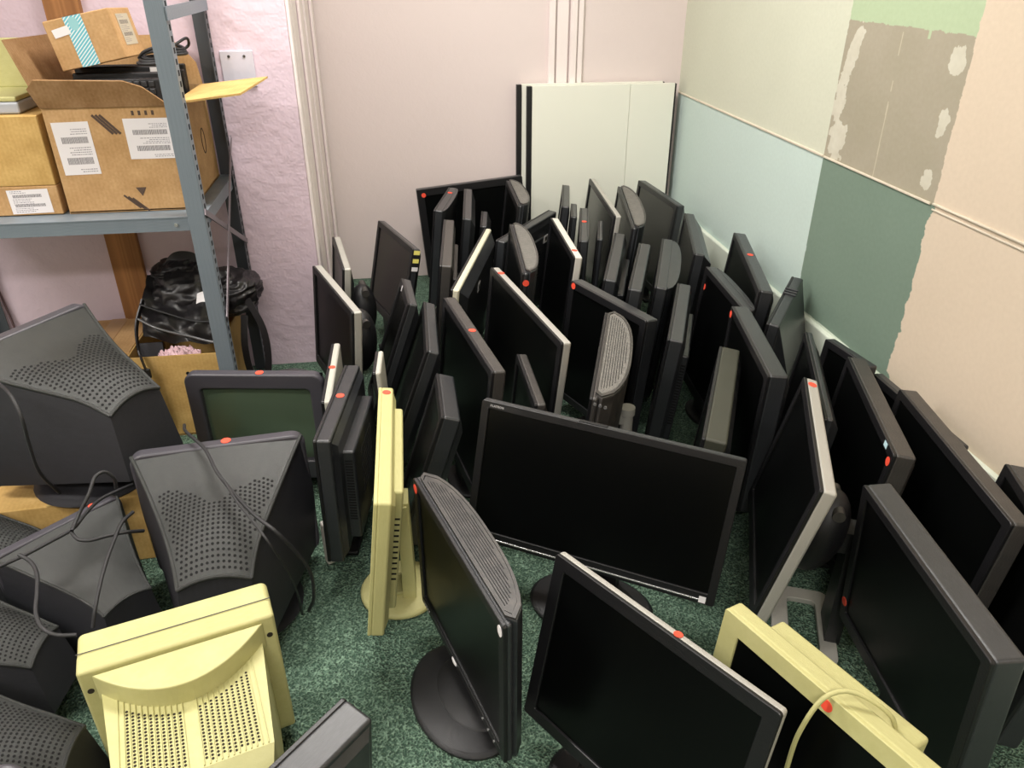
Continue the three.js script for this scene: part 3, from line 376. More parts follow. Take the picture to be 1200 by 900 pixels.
// ---------------------------------------------------------------- tube monitors
// local frame: screen faces +z, origin on the floor under the front of the bezel
const CRT_H = 0.36;
const crtTop = (u, s) => {               // u -1..1 across, s 0 (bezel) .. 1 (rear)
  const wt = 0.066 + 0.108 * Math.pow(1 - s, 1.32), y = CRT_H - 0.006 - 0.055 * s - 0.05 * s * s - 0.014 * Math.sin(Math.PI * Math.min(1, s * 1.25)) ;
  return [u * wt, y + (1 - u * u) * (0.012 * (0.4 + s) + 0.014 * Math.exp(-(((s - 0.62) / 0.26) ** 2))), -0.02 - 0.32 * s];
};
function tubeMonitor(o) {
  const k = o.scale || 1, t = thing('tube_monitor', o.label, 'monitor', [o.p[0], o.p[1], o.p[2]], rad(o.a), 'tube monitors on the left');
  const P = (name, g, m, par = t) => mesh(name, k === 1 ? g : g.scale(k, k, k), m, par);
  const H0 = 0.035, drop = o.drop || 0, top = (u, s) => { const q = crtTop(u, s); q[1] -= drop * Math.min(1, s * 6); return q; };
  const ring = roundedShape(0.36, CRT_H - H0, 0.028, 0, (CRT_H + H0) / 2); ring.holes.push(roundedShape(0.286, 0.222, 0.012, 0, (CRT_H + H0) / 2 + 0.008, THREE.Path));
  P('bezel', new THREE.ExtrudeGeometry(ring, { depth: 0.018, bevelEnabled: true, bevelSize: 0.006, bevelThickness: 0.006, bevelSegments: 3, bevelOffset: -0.006, curveSegments: 8 }).translate(0, 0, -0.024), M.crtBezel);
  P('screen', gridGeo(12, 10, (u, v) => { const x = (u - 0.5) * 0.29, y = (v - 0.5) * 0.226; return [x, y + (CRT_H + H0) / 2 + 0.008, -0.012 - 0.25 * (x * x + y * y)]; }), M.crtGlass);
  P('top_shell', gridGeo(16, 26, (u, v) => top(1 - u * 2, 1 - v)), M.crt);
  const side = (sg) => gridGeo(10, 16, (u, v) => { const s = v, a = top(1, s), q = u, wb = 0.172 - 0.094 * s, bow = 0.01 * Math.sin(Math.PI * q) * (1 - s); return [sg * (a[0] + (wb - a[0]) * q + bow), a[1] + (0.045 + 0.05 * s - a[1]) * q, a[2] - 0.02 * s * q]; });
  const e0 = top(1, 1), rear = gridGeo(8, 8, (u, v) => { const x1 = e0[0], x2 = 0.078, q = v, hw = x1 + (x2 - x1) * q; return [(u * 2 - 1) * hw, top(u * 2 - 1, 1)[1] * (1 - q) + 0.095 * q, e0[2] - 0.02 * q]; });
  P('rear_housing', join([side(1), side(-1), rear, frustum(0.34, 0.29, -0.03, 0.34, 0.29, -0.032, 0, 0.19), gridGeo(1, 1, (u, v) => { const hw = v ? 0.078 : 0.172; return [(u * 2 - 1) * hw, v ? 0.095 : 0.045, v ? -0.36 : -0.02]; })]), M.crtSide);
  const edge = (u) => Array.from({ length: 14 }, (_, i) => top(u, i / 13));
  P('shell_rim', join([tube(edge(1), 0.0042, 40), tube(edge(-1), 0.0042, 40), tube(Array.from({ length: 9 }, (_, i) => top(-1 + i / 4, 1)), 0.0042, 20)]), M.crt);
  if (o.holes !== false) {
    const g = [], up = new THREE.Vector3(0, 1, 0);
    for (let r = 0; r < 21; r++) {
      const wd = top(1, 0.27 + r * 0.034)[0], n = Math.floor(wd * 0.9 / 0.0098);
      for (let c = -n; c <= n; c++) {
        const u0 = c * 0.0098 / wd, s = 0.27 + r * 0.034 + 0.10 * u0 * u0 * (1 - r / 21); if (s > 0.97) continue;
        if (r < 7 && Math.abs(u0) < 0.66 - r * 0.095) continue;
        const p = new THREE.Vector3(...top(u0, s)), n1 = new THREE.Vector3(...top(u0, s + 0.02)).sub(p), n2 = new THREE.Vector3(...top(u0 + 0.05, s)).sub(p), nn = n2.cross(n1).normalize(); if (nn.y < 0) nn.negate();
        const d = new THREE.CylinderGeometry(0.003, 0.003, 0.0016, 7).applyQuaternion(new THREE.Quaternion().setFromUnitVectors(up, nn)).translate(p.x, p.y, p.z); g.push(d);
      }
    }
    const v = P('vent_holes', join(g), M.hole); v.userData.kind = 'stuff';
  }
  P('foot', new THREE.LatheGeometry([[0, 0], [0.13, 0], [0.135, 0.006], [0.12, 0.016], [0.06, 0.03], [0.05, 0.06], [0, 0.06]].map((q) => new THREE.Vector2(...q)), 32).translate(0, 0, -0.14), M.crtSide);
  if (o.dot !== undefined) { const q = crtTop(o.dot, 0.02); P('red_sticker', new THREE.CylinderGeometry(0.0105, 0.0105, 0.001, 20).translate(q[0], CRT_H + 0.0006, -0.012), M.red); }
  return t;
}
tubeMonitor({ label: 'black tube monitor with perforated back raised on a cardboard box before the batten', p: [-0.885, 0.19, -1.715], a: -122, dot: 0.55 });
tubeMonitor({ label: 'black tube monitor with perforated back and a cable draped across its top', p: [-0.43, 0, -1.485], a: -174, dot: -0.1 });
tubeMonitor({ label: 'grey tube monitor facing the camera with greenish screen', p: [-0.405, 0, -1.79], a: -9, scale: 0.985, dot: 0.1, drop: 0.07, holes: false });
tubeMonitor({ label: 'small black tube monitor with smooth unperforated top beside the power cables', p: [-0.752, 0, -1.372], a: -135, scale: 0.72, holes: false, dot: -0.6 });
tubeMonitor({ label: 'black perforated tube monitor cut by the left edge below the raised one', p: [-1.05, 0, -1.405], a: -94, scale: 0.72 });
tubeMonitor({ label: 'black perforated tube monitor cut by the left edge under the looping cable', p: [-0.94, 0, -1.135], a: -97, scale: 0.72 });
tubeMonitor({ label: 'black perforated tube monitor at the left edge beside the cream tube monitor', p: [-0.815, 0, -0.88], a: -92, scale: 0.72 });
tubeMonitor({ label: 'black tube monitor corner in the bottom left corner of the picture', p: [-0.715, 0, -0.72], a: -178, scale: 1.0, holes: false });

// cream tube monitor, seen from behind
{
  const t = thing('cream_tube_monitor', 'cream tube monitor with two vent panels on its back, front left', 'monitor', [-0.428, 0, -1.033], rad(-163.4), 'tube monitors on the left');
  const W = 0.30, H = 0.31, P = (n, g, m = M.cream) => mesh(n, g, m, t);
  const ring = roundedShape(W, H - 0.03, 0.012, 0, (H + 0.03) / 2); ring.holes.push(roundedShape(0.24, 0.19, 0.01, 0, 0.175, THREE.Path));
  P('bezel', new THREE.ExtrudeGeometry(ring, { depth: 0.04, bevelEnabled: true, bevelSize: 0.004, bevelThickness: 0.004, bevelSegments: 3, bevelOffset: -0.004 }).translate(0, 0, -0.044));
  P('bezel_rear_half', rbox(W - 0.001, H - 0.031, 0.042, 0.006, 0, (H + 0.03) / 2, -0.0665, 3));
  P('screen', gridGeo(10, 8, (u, v) => { const x = (u - 0.5) * 0.244, y = (v - 0.5) * 0.194; return [x, y + 0.175, -0.012 - 0.25 * (x * x + y * y)]; }), M.crtGlass);
  // raised crescent between bezel and vented deck
  const s = new THREE.Shape(); s.moveTo(-0.128, 0); s.lineTo(0.128, 0); s.quadraticCurveTo(0.0, -0.15, -0.128, 0);
  P('crescent_step', new THREE.ExtrudeGeometry(s, { depth: 0.05, bevelEnabled: true, bevelSize: 0.0025, bevelThickness: 0.0025, bevelSegments: 2, bevelOffset: -0.0025, curveSegments: 24 }).rotateX(Math.PI / 2).translate(0, 0.3, -0.092));
  // body with a deck that drops to the rear
  const y1 = 0.266, y2 = 0.256;
  P('body', join([hex([[-0.124, 0.05, -0.08], [0.124, 0.05, -0.08], [0.124, y1, -0.08], [-0.124, y1, -0.08], [-0.108, 0.06, -0.29], [0.108, 0.06, -0.29], [0.108, y2, -0.29], [-0.108, y2, -0.29]]),
    hex([[-0.108, 0.06, -0.29], [0.108, 0.06, -0.29], [0.108, y2, -0.29], [-0.108, y2, -0.29], [-0.085, 0.09, -0.36], [0.085, 0.09, -0.36], [0.085, 0.19, -0.36], [-0.085, 0.19, -0.36]])]));
  const yd = (z) => y1 + (y2 - y1) * (-z - 0.08) / 0.21, ribs = [], holes = [];
  for (let i = -12; i <= 12; i++) { const x = i * 0.0082 + Math.sign(i) * 0.0022, z0 = -0.1 - 0.066 * (1 - (x / 0.12) ** 2), z1 = -0.288; if (i === 0) continue; ribs.push(hex([[x - 0.001, yd(z0) - 0.001, z0], [x + 0.001, yd(z0) - 0.001, z0], [x + 0.0006, yd(z0) + 0.0024, z0], [x - 0.0006, yd(z0) + 0.0024, z0], [x - 0.001, yd(z1) - 0.001, z1], [x + 0.001, yd(z1) - 0.001, z1], [x + 0.0006, yd(z1) + 0.0024, z1], [x - 0.0006, yd(z1) + 0.0024, z1]])); }
  P('deck_ribs', join(ribs));
  for (const sg of [-1, 1]) for (let i = 0; i < 10; i++) { const x = sg * (0.0145 + i * 0.0082); for (let j = 0; j < 22; j++) { const z = -0.118 - 0.066 * (1 - (x / 0.12) ** 2) - j * 0.0062; if (z < -0.282) continue; holes.push(new THREE.CylinderGeometry(0.0021, 0.0021, 0.0016, 6).translate(x, yd(z) + 0.0001, z)); } }
  P('vent_holes', join(holes), M.holeTan).userData.kind = 'stuff';
  for (const sg of [-1, 1]) P('screw', new THREE.CylinderGeometry(0.005, 0.005, 0.003, 14).rotateX(Math.PI / 2).translate(sg * 0.137, 0.268, -0.087), M.holeTan);
  P('parting_line', box(W + 0.0004, 0.0008, 0.0016, 0, H + 0.0001, -0.0455), M.dust);
  P('foot', new THREE.CylinderGeometry(0.09, 0.11, 0.05, 32).translate(0, 0.025, -0.15));
}

// ---------------------------------------------------------------- white boards leaning in the corner
function board(label, x0, x1, y1, z, seams) {
  const t = thing('white_board', label, 'board', [(x0 + x1) / 2, 0, z], 0, 'white boards leaning in the rear corner'), w = x1 - x0, g = [];
  const white = std({ color: 0xe6e7da, roughness: 0.35 });
  const cuts = [-w / 2 + 0.022, ...seams.map((s) => s - (x0 + x1) / 2), w / 2 - 0.006];
  for (let i = 0; i < cuts.length - 1; i++) mesh('panel', rbox(cuts[i + 1] - cuts[i] - 0.0012, y1, 0.02, 0.0015, (cuts[i] + cuts[i + 1]) / 2, y1 / 2, 0), white, t);
  mesh('edge_strip', rbox(0.021, y1 - 0.003, 0.022, 0.002, -w / 2 + 0.0105, y1 / 2, 0), M.bezel, t);
  mesh('edge_strip', rbox(0.005, y1 - 0.003, 0.022, 0.001, w / 2 - 0.0025, y1 / 2, 0), M.bezel, t);
  t.rotation.x = -0.012;
  return t;
}
board('front white board with a seam, leaning on the back wall beside the pale blue wall', 0.545, 1.185, 0.822, -3.31, [0.985]);
board('rear white board behind the front one, only its dark left edge showing', 0.506, 1.14, 0.826, -3.338, []);

// ---------------------------------------------------------------- steel rack with boxes
{
  const X = -0.51, ZF = -2.06, ZR = -2.525, t = thing('steel_rack', 'grey slotted steel shelving rack against the lavender wall', 'shelf', [X, 0, ZF]);
  const XL = -1.35;
  const post = (x, z, sx, sz, m) => {
    const p = mesh('post', join([rbox(0.042, 2.1, 0.0025, 0.001, x - X + sx * 0.021, 1.05, z - ZF), rbox(0.0025, 2.1, 0.036, 0.001, x - X, 1.05, z - ZF + sz * 0.018)]), m, t), sl = [];
    for (let y = 0.06; y < 1.3; y += 0.025) { if (m !== M.steel) sl.push(box(0.007, 0.013, 0.0012, x - X + sx * 0.02, y, z - ZF - sz * 0.0012)); sl.push(box(0.0012, 0.013, 0.012, x - X - sx * 0.0012, y, z - ZF + sz * 0.02)); }
    const q = mesh('post_slots', join(sl), M.hole, p); q.userData.kind = 'stuff';
  };
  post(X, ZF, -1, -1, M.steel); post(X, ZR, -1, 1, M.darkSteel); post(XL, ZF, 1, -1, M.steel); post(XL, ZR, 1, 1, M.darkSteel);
  for (const y of [0.668, 1.9]) mesh('shelf_board', join([box(X - XL - 0.006, 0.0025, ZF - ZR - 0.006, (XL - X) / 2, y + 0.019, (ZR - ZF) / 2), box(X - XL - 0.008, 0.034, 0.0025, (XL - X) / 2, y, -0.006), box(X - XL - 0.008, 0.034, 0.0025, (XL - X) / 2, y, ZR - ZF + 0.006), box(0.0025, 0.034, ZF - ZR - 0.01, -0.006, y, (ZR - ZF) / 2)]), M.steel, t);
  const bar = (y0, y1, w, x = 0.004) => { const dz = ZR - ZF, L = Math.hypot(dz, y1 - y0), g = box(0.003, w, L); g.rotateX(Math.atan2(y1 - y0, -dz)); return g.translate(x, (y0 + y1) / 2, dz / 2); };
  mesh('brace', bar(0.70, 0.47, 0.016), M.brace, t); mesh('brace', bar(0.40, 0.80, 0.014, 0.008), M.brace, t); mesh('side_bar', bar(1.165, 1.165, 0.03), M.steel, t);
  for (const [x, y] of [[-0.012, 0.668], [-0.075, 0.668]]) mesh('bolt', new THREE.CylinderGeometry(0.005, 0.005, 0.004, 10).rotateX(Math.PI / 2).translate(x, y, -0.003), M.chrome, t);
}
const wallT = 0.005;
function labelTex(seedN, w = 256, h = 256, base = '#e4e0e2') {
  const cv = document.createElement('canvas'); cv.width = w; cv.height = h; const c = cv.getContext('2d'); let s = seedN; const r = () => { s = (s * 16807) % 2147483647; return s / 2147483647; };
  c.fillStyle = base; c.fillRect(0, 0, w, h);
  const bars = (x, y, ww, hh) => { let q = x; while (q < x + ww) { const b = 2 + r() * 5; c.fillStyle = '#4b474b'; c.fillRect(q, y, b * 0.6, hh); q += b + 1; } };
  const lines = (x, y, n, ww) => { for (let i = 0; i < n; i++) { let q = x; while (q < x + ww * (0.5 + r() * 0.5)) { const b = 4 + r() * 12; c.fillStyle = '#77727a'; c.fillRect(q, y + i * 11, b, 3.5); q += b + 4; } } };
  bars(w * 0.12, h * 0.2, w * 0.7, h * 0.13); lines(w * 0.1, h * 0.38, 4, w * 0.75); bars(w * 0.12, h * 0.6, w * 0.72, h * 0.12); lines(w * 0.1, h * 0.77, 3, w * 0.6); lines(w * 0.08, h * 0.05, 2, w * 0.5);
  const t = new THREE.CanvasTexture(cv); t.colorSpace = THREE.SRGBColorSpace; return std({ map: t, roughness: 0.8 });
}
// open cardboard box: x0..x1, y0..y1, z0 (front)..z1 (rear)
function openBox(name, label, x0, x1, y0, y1, zF, zR, m, group) {
  const t = thing(name, label, 'box', [(x0 + x1) / 2, y0, (zF + zR) / 2], 0, group), w = x1 - x0, h = y1 - y0, d = zF - zR;
  const add = (n, g, mm = m, par = t) => mesh(n, metreUV(g), mm, par);
  add('bottom', box(w, wallT, d, 0, wallT / 2, 0));
  const f = add('front_panel', rbox(w, h, wallT, 0.0015, 0, h / 2, d / 2 - wallT / 2)); add('rear_panel', rbox(w, h, wallT, 0.0015, 0, h / 2, -d / 2 + wallT / 2));
  add('side_panel', rbox(wallT, h, d - 2 * wallT, 0.0015, w / 2 - wallT / 2, h / 2, 0)); add('side_panel', rbox(wallT, h, d - 2 * wallT, 0.0015, -w / 2 + wallT / 2, h / 2, 0));
  return { t, w, h, d, add, f };
}
// a flap: outline in its own plane (u along the fold, v away from it), placed by origin, u axis, v axis
function flap(add, pts, o, U, V, m, name = 'flap') {
  const s = new THREE.Shape(pts.map((p) => new THREE.Vector2(...p))), g = new THREE.ExtrudeGeometry(s, { depth: wallT, bevelEnabled: false });
  const u = new THREE.Vector3(...U).normalize(), n = new THREE.Vector3().crossVectors(u, new THREE.Vector3(...V)).normalize(), v = new THREE.Vector3().crossVectors(n, u);
  g.applyMatrix4(new THREE.Matrix4().makeBasis(u, v, n).setPosition(...o)); return add(name, g, m);
}
{
  const b = openBox('cardboard_box', 'large open cardboard box with shipping labels on the rack shelf', -0.862, -0.55, 0.69, 0.955, -2.13, -2.5, M.card);
  const { add, w, h, d, t } = b;
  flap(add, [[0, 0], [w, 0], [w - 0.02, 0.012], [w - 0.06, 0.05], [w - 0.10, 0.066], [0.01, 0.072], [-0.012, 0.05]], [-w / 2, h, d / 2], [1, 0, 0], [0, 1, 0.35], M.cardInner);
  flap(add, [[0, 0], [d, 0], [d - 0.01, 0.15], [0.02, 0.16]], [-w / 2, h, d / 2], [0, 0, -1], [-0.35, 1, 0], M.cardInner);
  flap(add, [[0, 0], [d * 0.9, 0], [d * 0.93, 0.17], [0.05, 0.2]], [w / 2, h, -d / 2 + 0.03], [0, 0, 1], [1, 0.12, 0], M.cardYellow);
  flap(add, [[0, 0], [w, 0], [w - 0.01, 0.06], [w - 0.05, 0.11], [w - 0.1, 0.135], [0, 0.13]], [-w / 2, h, -d / 2], [1, 0, 0], [0, 1, -0.15], M.card);
  const lab = (x, y, ww, hh, sd, rz) => { const g = new THREE.PlaneGeometry(ww, hh); g.rotateZ(rz); return mesh('shipping_label', g.translate(x, y, d / 2 + 0.0008), labelTex(sd), t); };
  lab(-0.098, 0.165, 0.088, 0.13, 5, Math.PI + 0.02); lab(0.085, 0.185, 0.115, 0.10, 9, Math.PI);
  const mk = std({ color: 0x54443a, roughness: 0.9 });
  for (let i = 0; i < 3; i++) mesh('printed_mark', box(0.006, 0.062, 0.0006).rotateZ(0.72).translate(-0.022 + i * 0.009, 0.222 - i * 0.0, d / 2 + 0.0006), mk, t);
  for (let i = 0; i < 3; i++) mesh('printed_mark', box(0.005, 0.05, 0.0006).rotateZ(0.8).translate(0.006 + i * 0.01, 0.026 - i * 0.004, d / 2 + 0.0006), mk, t);
  mesh('printed_mark', new THREE.CylinderGeometry(0.015, 0.015, 0.0006, 3).rotateX(Math.PI / 2).translate(0.035, 0.055, d / 2 + 0.0006), mk, t);
  for (let i = 0; i < 4; i++) mesh('printed_mark', box(0.006, 0.011, 0.0006, 0.055 + i * 0.016, 0.248, d / 2 + 0.0006), mk, t);
  mesh('hand_hole_outline', new THREE.TorusGeometry(0.02, 0.0012, 6, 24).scale(1, 1.7, 1).rotateY(Math.PI / 2).translate(w / 2 + 0.0006, 0.13, -0.06), mk, t);
}
// small taped box lying tilted on the open box; its nearest lower corner is the origin
{
  const t = thing('small_cardboard_box', 'small cardboard box with blue striped tape lying on the large open box', 'box', [-0.660, 1.058, -2.215]);
  const L = new THREE.Vector3(-0.88, -0.17, -0.44).normalize(), U = new THREE.Vector3(-0.3, 0.95, -0.02); U.addScaledVector(L, -U.dot(L)).normalize();
  const B = new THREE.Vector3().crossVectors(L, U).negate(); t.quaternion.setFromRotationMatrix(new THREE.Matrix4().makeBasis(L.clone().negate(), U, B.clone().negate()));
  const sx = 0.165, sy = 0.118, sz = 0.165;          // body spans x -sx..0, y 0..sy, z -sz..0
  mesh('body', metreUV(rbox(sx, sy, sz, 0.003, -sx / 2, sy / 2, -sz / 2)), M.card, t);
  const cv = document.createElement('canvas'); cv.width = 128; cv.height = 256; const c = cv.getContext('2d'); c.fillStyle = '#dfe6e4'; c.fillRect(0, 0, 128, 256); c.strokeStyle = '#63b3c4'; c.lineWidth = 9;
  for (let i = -6; i < 22; i++) { c.beginPath(); c.moveTo(-10, i * 17 + 60); c.lineTo(140, i * 17 - 20); c.stroke(); } c.fillStyle = '#8fc4c9'; c.beginPath(); c.arc(60, 40, 34, 0, 7); c.fill();
  const tx = new THREE.CanvasTexture(cv); tx.colorSpace = THREE.SRGBColorSpace; const tm = std({ map: tx, roughness: 0.4 });
  mesh('striped_tape', new THREE.PlaneGeometry(0.045, sy).translate(-sx * 0.55, sy / 2, 0.0007), tm, t);
  mesh('striped_tape', new THREE.PlaneGeometry(0.045, 0.06).rotateX(-Math.PI / 2).translate(-sx * 0.55, sy + 0.0007, -0.03), tm, t);
  mesh('white_slip', new THREE.PlaneGeometry(0.042, 0.02).rotateZ(0.1).translate(-sx * 0.78, sy * 0.74, 0.0012), M.paper, t);
  mesh('address_label', new THREE.PlaneGeometry(0.095, 0.075).rotateY(Math.PI / 2).translate(0.0008, sy * 0.56, -sz * 0.52), labelTex(31, 256, 200, '#b9b09c'), t);
}
// black adapters, keyboards and cables in the open box
const KB = ['frontmost black keyboard standing on edge in the large open box', 'second black keyboard from the front in the large open box', 'black keyboard with white tag standing mid way in the large open box', 'fourth black keyboard from the front in the large open box', 'rearmost black keyboard in the large open box'];
KB.forEach((label, i) => {
  const t = thing('black_keyboard', label, 'keyboard', [-0.705 + (i % 2) * 0.012, 0.697, -2.19 - i * 0.062], 0.04 * (i % 3 - 1)); t.rotation.x = -0.06;
  mesh('case', rbox(0.25, 0.313 + 0.008 * (i % 3), 0.02, 0.005, 0, 0.1565 + 0.004 * (i % 3), 0), M.bezel, t);
  const k = []; for (let a = 0; a < 12; a++) for (let b = 0; b < 5; b++) k.push(rbox(0.014, 0.014, 0.005, 0.002, -0.1 + a * 0.018, 0.3 - b * 0.018, 0.0118, 1));
  const ks = mesh('keys', join(k), M.black, t); ks.userData.kind = 'stuff';
  if (i === 2) mesh('white_tag', box(0.022, 0.02, 0.001, 0.075, 0.316, 0.0112), M.paper, t);
});
['black coiled cable nearest the rack post in the large open box', 'black coiled cable lying at the rear of the large open box'].forEach((label, i) => {
  const t = thing('coiled_cable', label, 'cable', [-0.588, 1.046, -2.17 - i * 0.22], i * 1.3), g = [];
  for (let k = 0; k < 3; k++) g.push(new THREE.TorusGeometry(0.034 - k * 0.004, 0.0042, 8, 30).rotateX(Math.PI / 2 + 0.12 * k).translate(0.003 * k, 0.004 + k * 0.0085, 0));
  g.push(tube([[0.03, 0.006, 0], [0.05, 0.02, 0.02], [0.03, 0.04, 0.03], [-0.01, 0.03, 0.02], [-0.03, 0.015, 0.0]], 0.004, 24));
  mesh('loops', join(g), M.cable, t);
});
// two boxes stacked at the left end of the shelf and a pale device on top
{
  const a = thing('cardboard_box', 'low cardboard box with white label under the yellow box on the rack', 'box', [-1.07, 0.69, -2.3]);
  mesh('body', metreUV(rbox(0.385, 0.075, 0.34, 0.003, 0, 0.0375, 0)), M.card, a); mesh('shipping_label', new THREE.PlaneGeometry(0.1, 0.062).rotateZ(0.02).translate(0.12, 0.036, 0.1708), labelTex(17, 256, 160), a);
  const b = thing('yellow_cardboard_box', 'plain yellowish cardboard box at the left end of the rack shelf', 'box', [-1.07, 0.7655, -2.3]);
  mesh('body', metreUV(rbox(0.385, 0.172, 0.34, 0.003, 0, 0.086, 0)), M.cardYellow, b);
  mesh('strap', tube([[0.1935, 0.17, 0.1], [0.197, 0.1, 0.11], [0.1965, 0.02, 0.1], [0.1965, 0.0, 0.09]], 0.0022, 20), M.cable, b);
  const c = thing('pale_device', 'pale plastic device tilted on the yellowish cardboard box', 'device', [-1.09, 0.938, -2.26]); c.rotation.z = 0;
  mesh('case', rbox(0.34, 0.028, 0.22, 0.006, 0, 0.0145, 0), std({ color: 0xa9adb4, roughness: 0.5 }), c); mesh('lid', rbox(0.335, 0.012, 0.215, 0.004, 0, 0.035, 0).rotateX(0.0), M.cream, c);
  mesh('raised_lid', rbox(0.33, 0.12, 0.012, 0.004, 0, 0.10, -0.08), M.cream, c);
  mesh('latch', rbox(0.008, 0.018, 0.004, 0.001, 0.1, 0.018, 0.111), M.bezel, c);
}
// metal plate on the wall and hanging cable
{
  const t = thing('wall_plate', 'blank white metal plate with two screws on the wall behind the rack', 'wall plate', [-0.452, 0.94, ROOM.zn]);
  mesh('plate', rbox(0.095, 0.1, 0.006, 0.002, 0, 0.05, 0.003), std({ color: 0xcfccd8, roughness: 0.35, metalness: 0.1 }), t);
  for (const x of [-0.022, 0.022]) mesh('screw', new THREE.CylinderGeometry(0.004, 0.004, 0.002, 12).rotateX(Math.PI / 2).translate(x, 0.085, 0.007), M.dust, t);
  const c = thing('wall_cable', 'thin dark cable hanging down the lavender wall at the left edge', 'cable', [-1.31, 0, ROOM.zn]);
  mesh('cable', tube([[-0.02, 0.62, 0.01], [-0.01, 0.45, 0.012], [0.0, 0.33, 0.012], [0.012, 0.22, 0.02], [0.02, 0.1, 0.03], [0.02, 0.004, 0.04]], 0.0035), std({ color: 0x5a4446, roughness: 0.6 }), c);
}
// boxes on the floor
{
  const b = openBox('cardboard_box', 'open cardboard box on the floor under the rack holding the black bag', -0.815, -0.555, 0, 0.27, -2.11, -2.45, M.cardYellow);
  const c = thing('cardboard_box', 'closed cardboard box under the raised black tube monitor', 'box', [-0.83, 0, -1.70], rad(4)); mesh('body', metreUV(rbox(0.34, 0.188, 0.34, 0.003, 0, 0.094, 0)), M.cardYellow, c); mesh('tape', box(0.05, 0.0008, 0.342, 0, 0.1886, 0), std({ color: 0xb59a62, roughness: 0.3 }), c);
  const e = thing('cardboard_box', 'brown cardboard box standing at the foot of the wooden batten', 'box', [-0.945, 0, -2.36], 0.0); mesh('body', metreUV(rbox(0.2, 0.235, 0.26, 0.003, 0, 0.1175, 0)), M.card, e); mesh('tape', box(0.05, 0.0008, 0.262, 0, 0.2356, 0), std({ color: 0xb08a5c, roughness: 0.3 }), e);
}
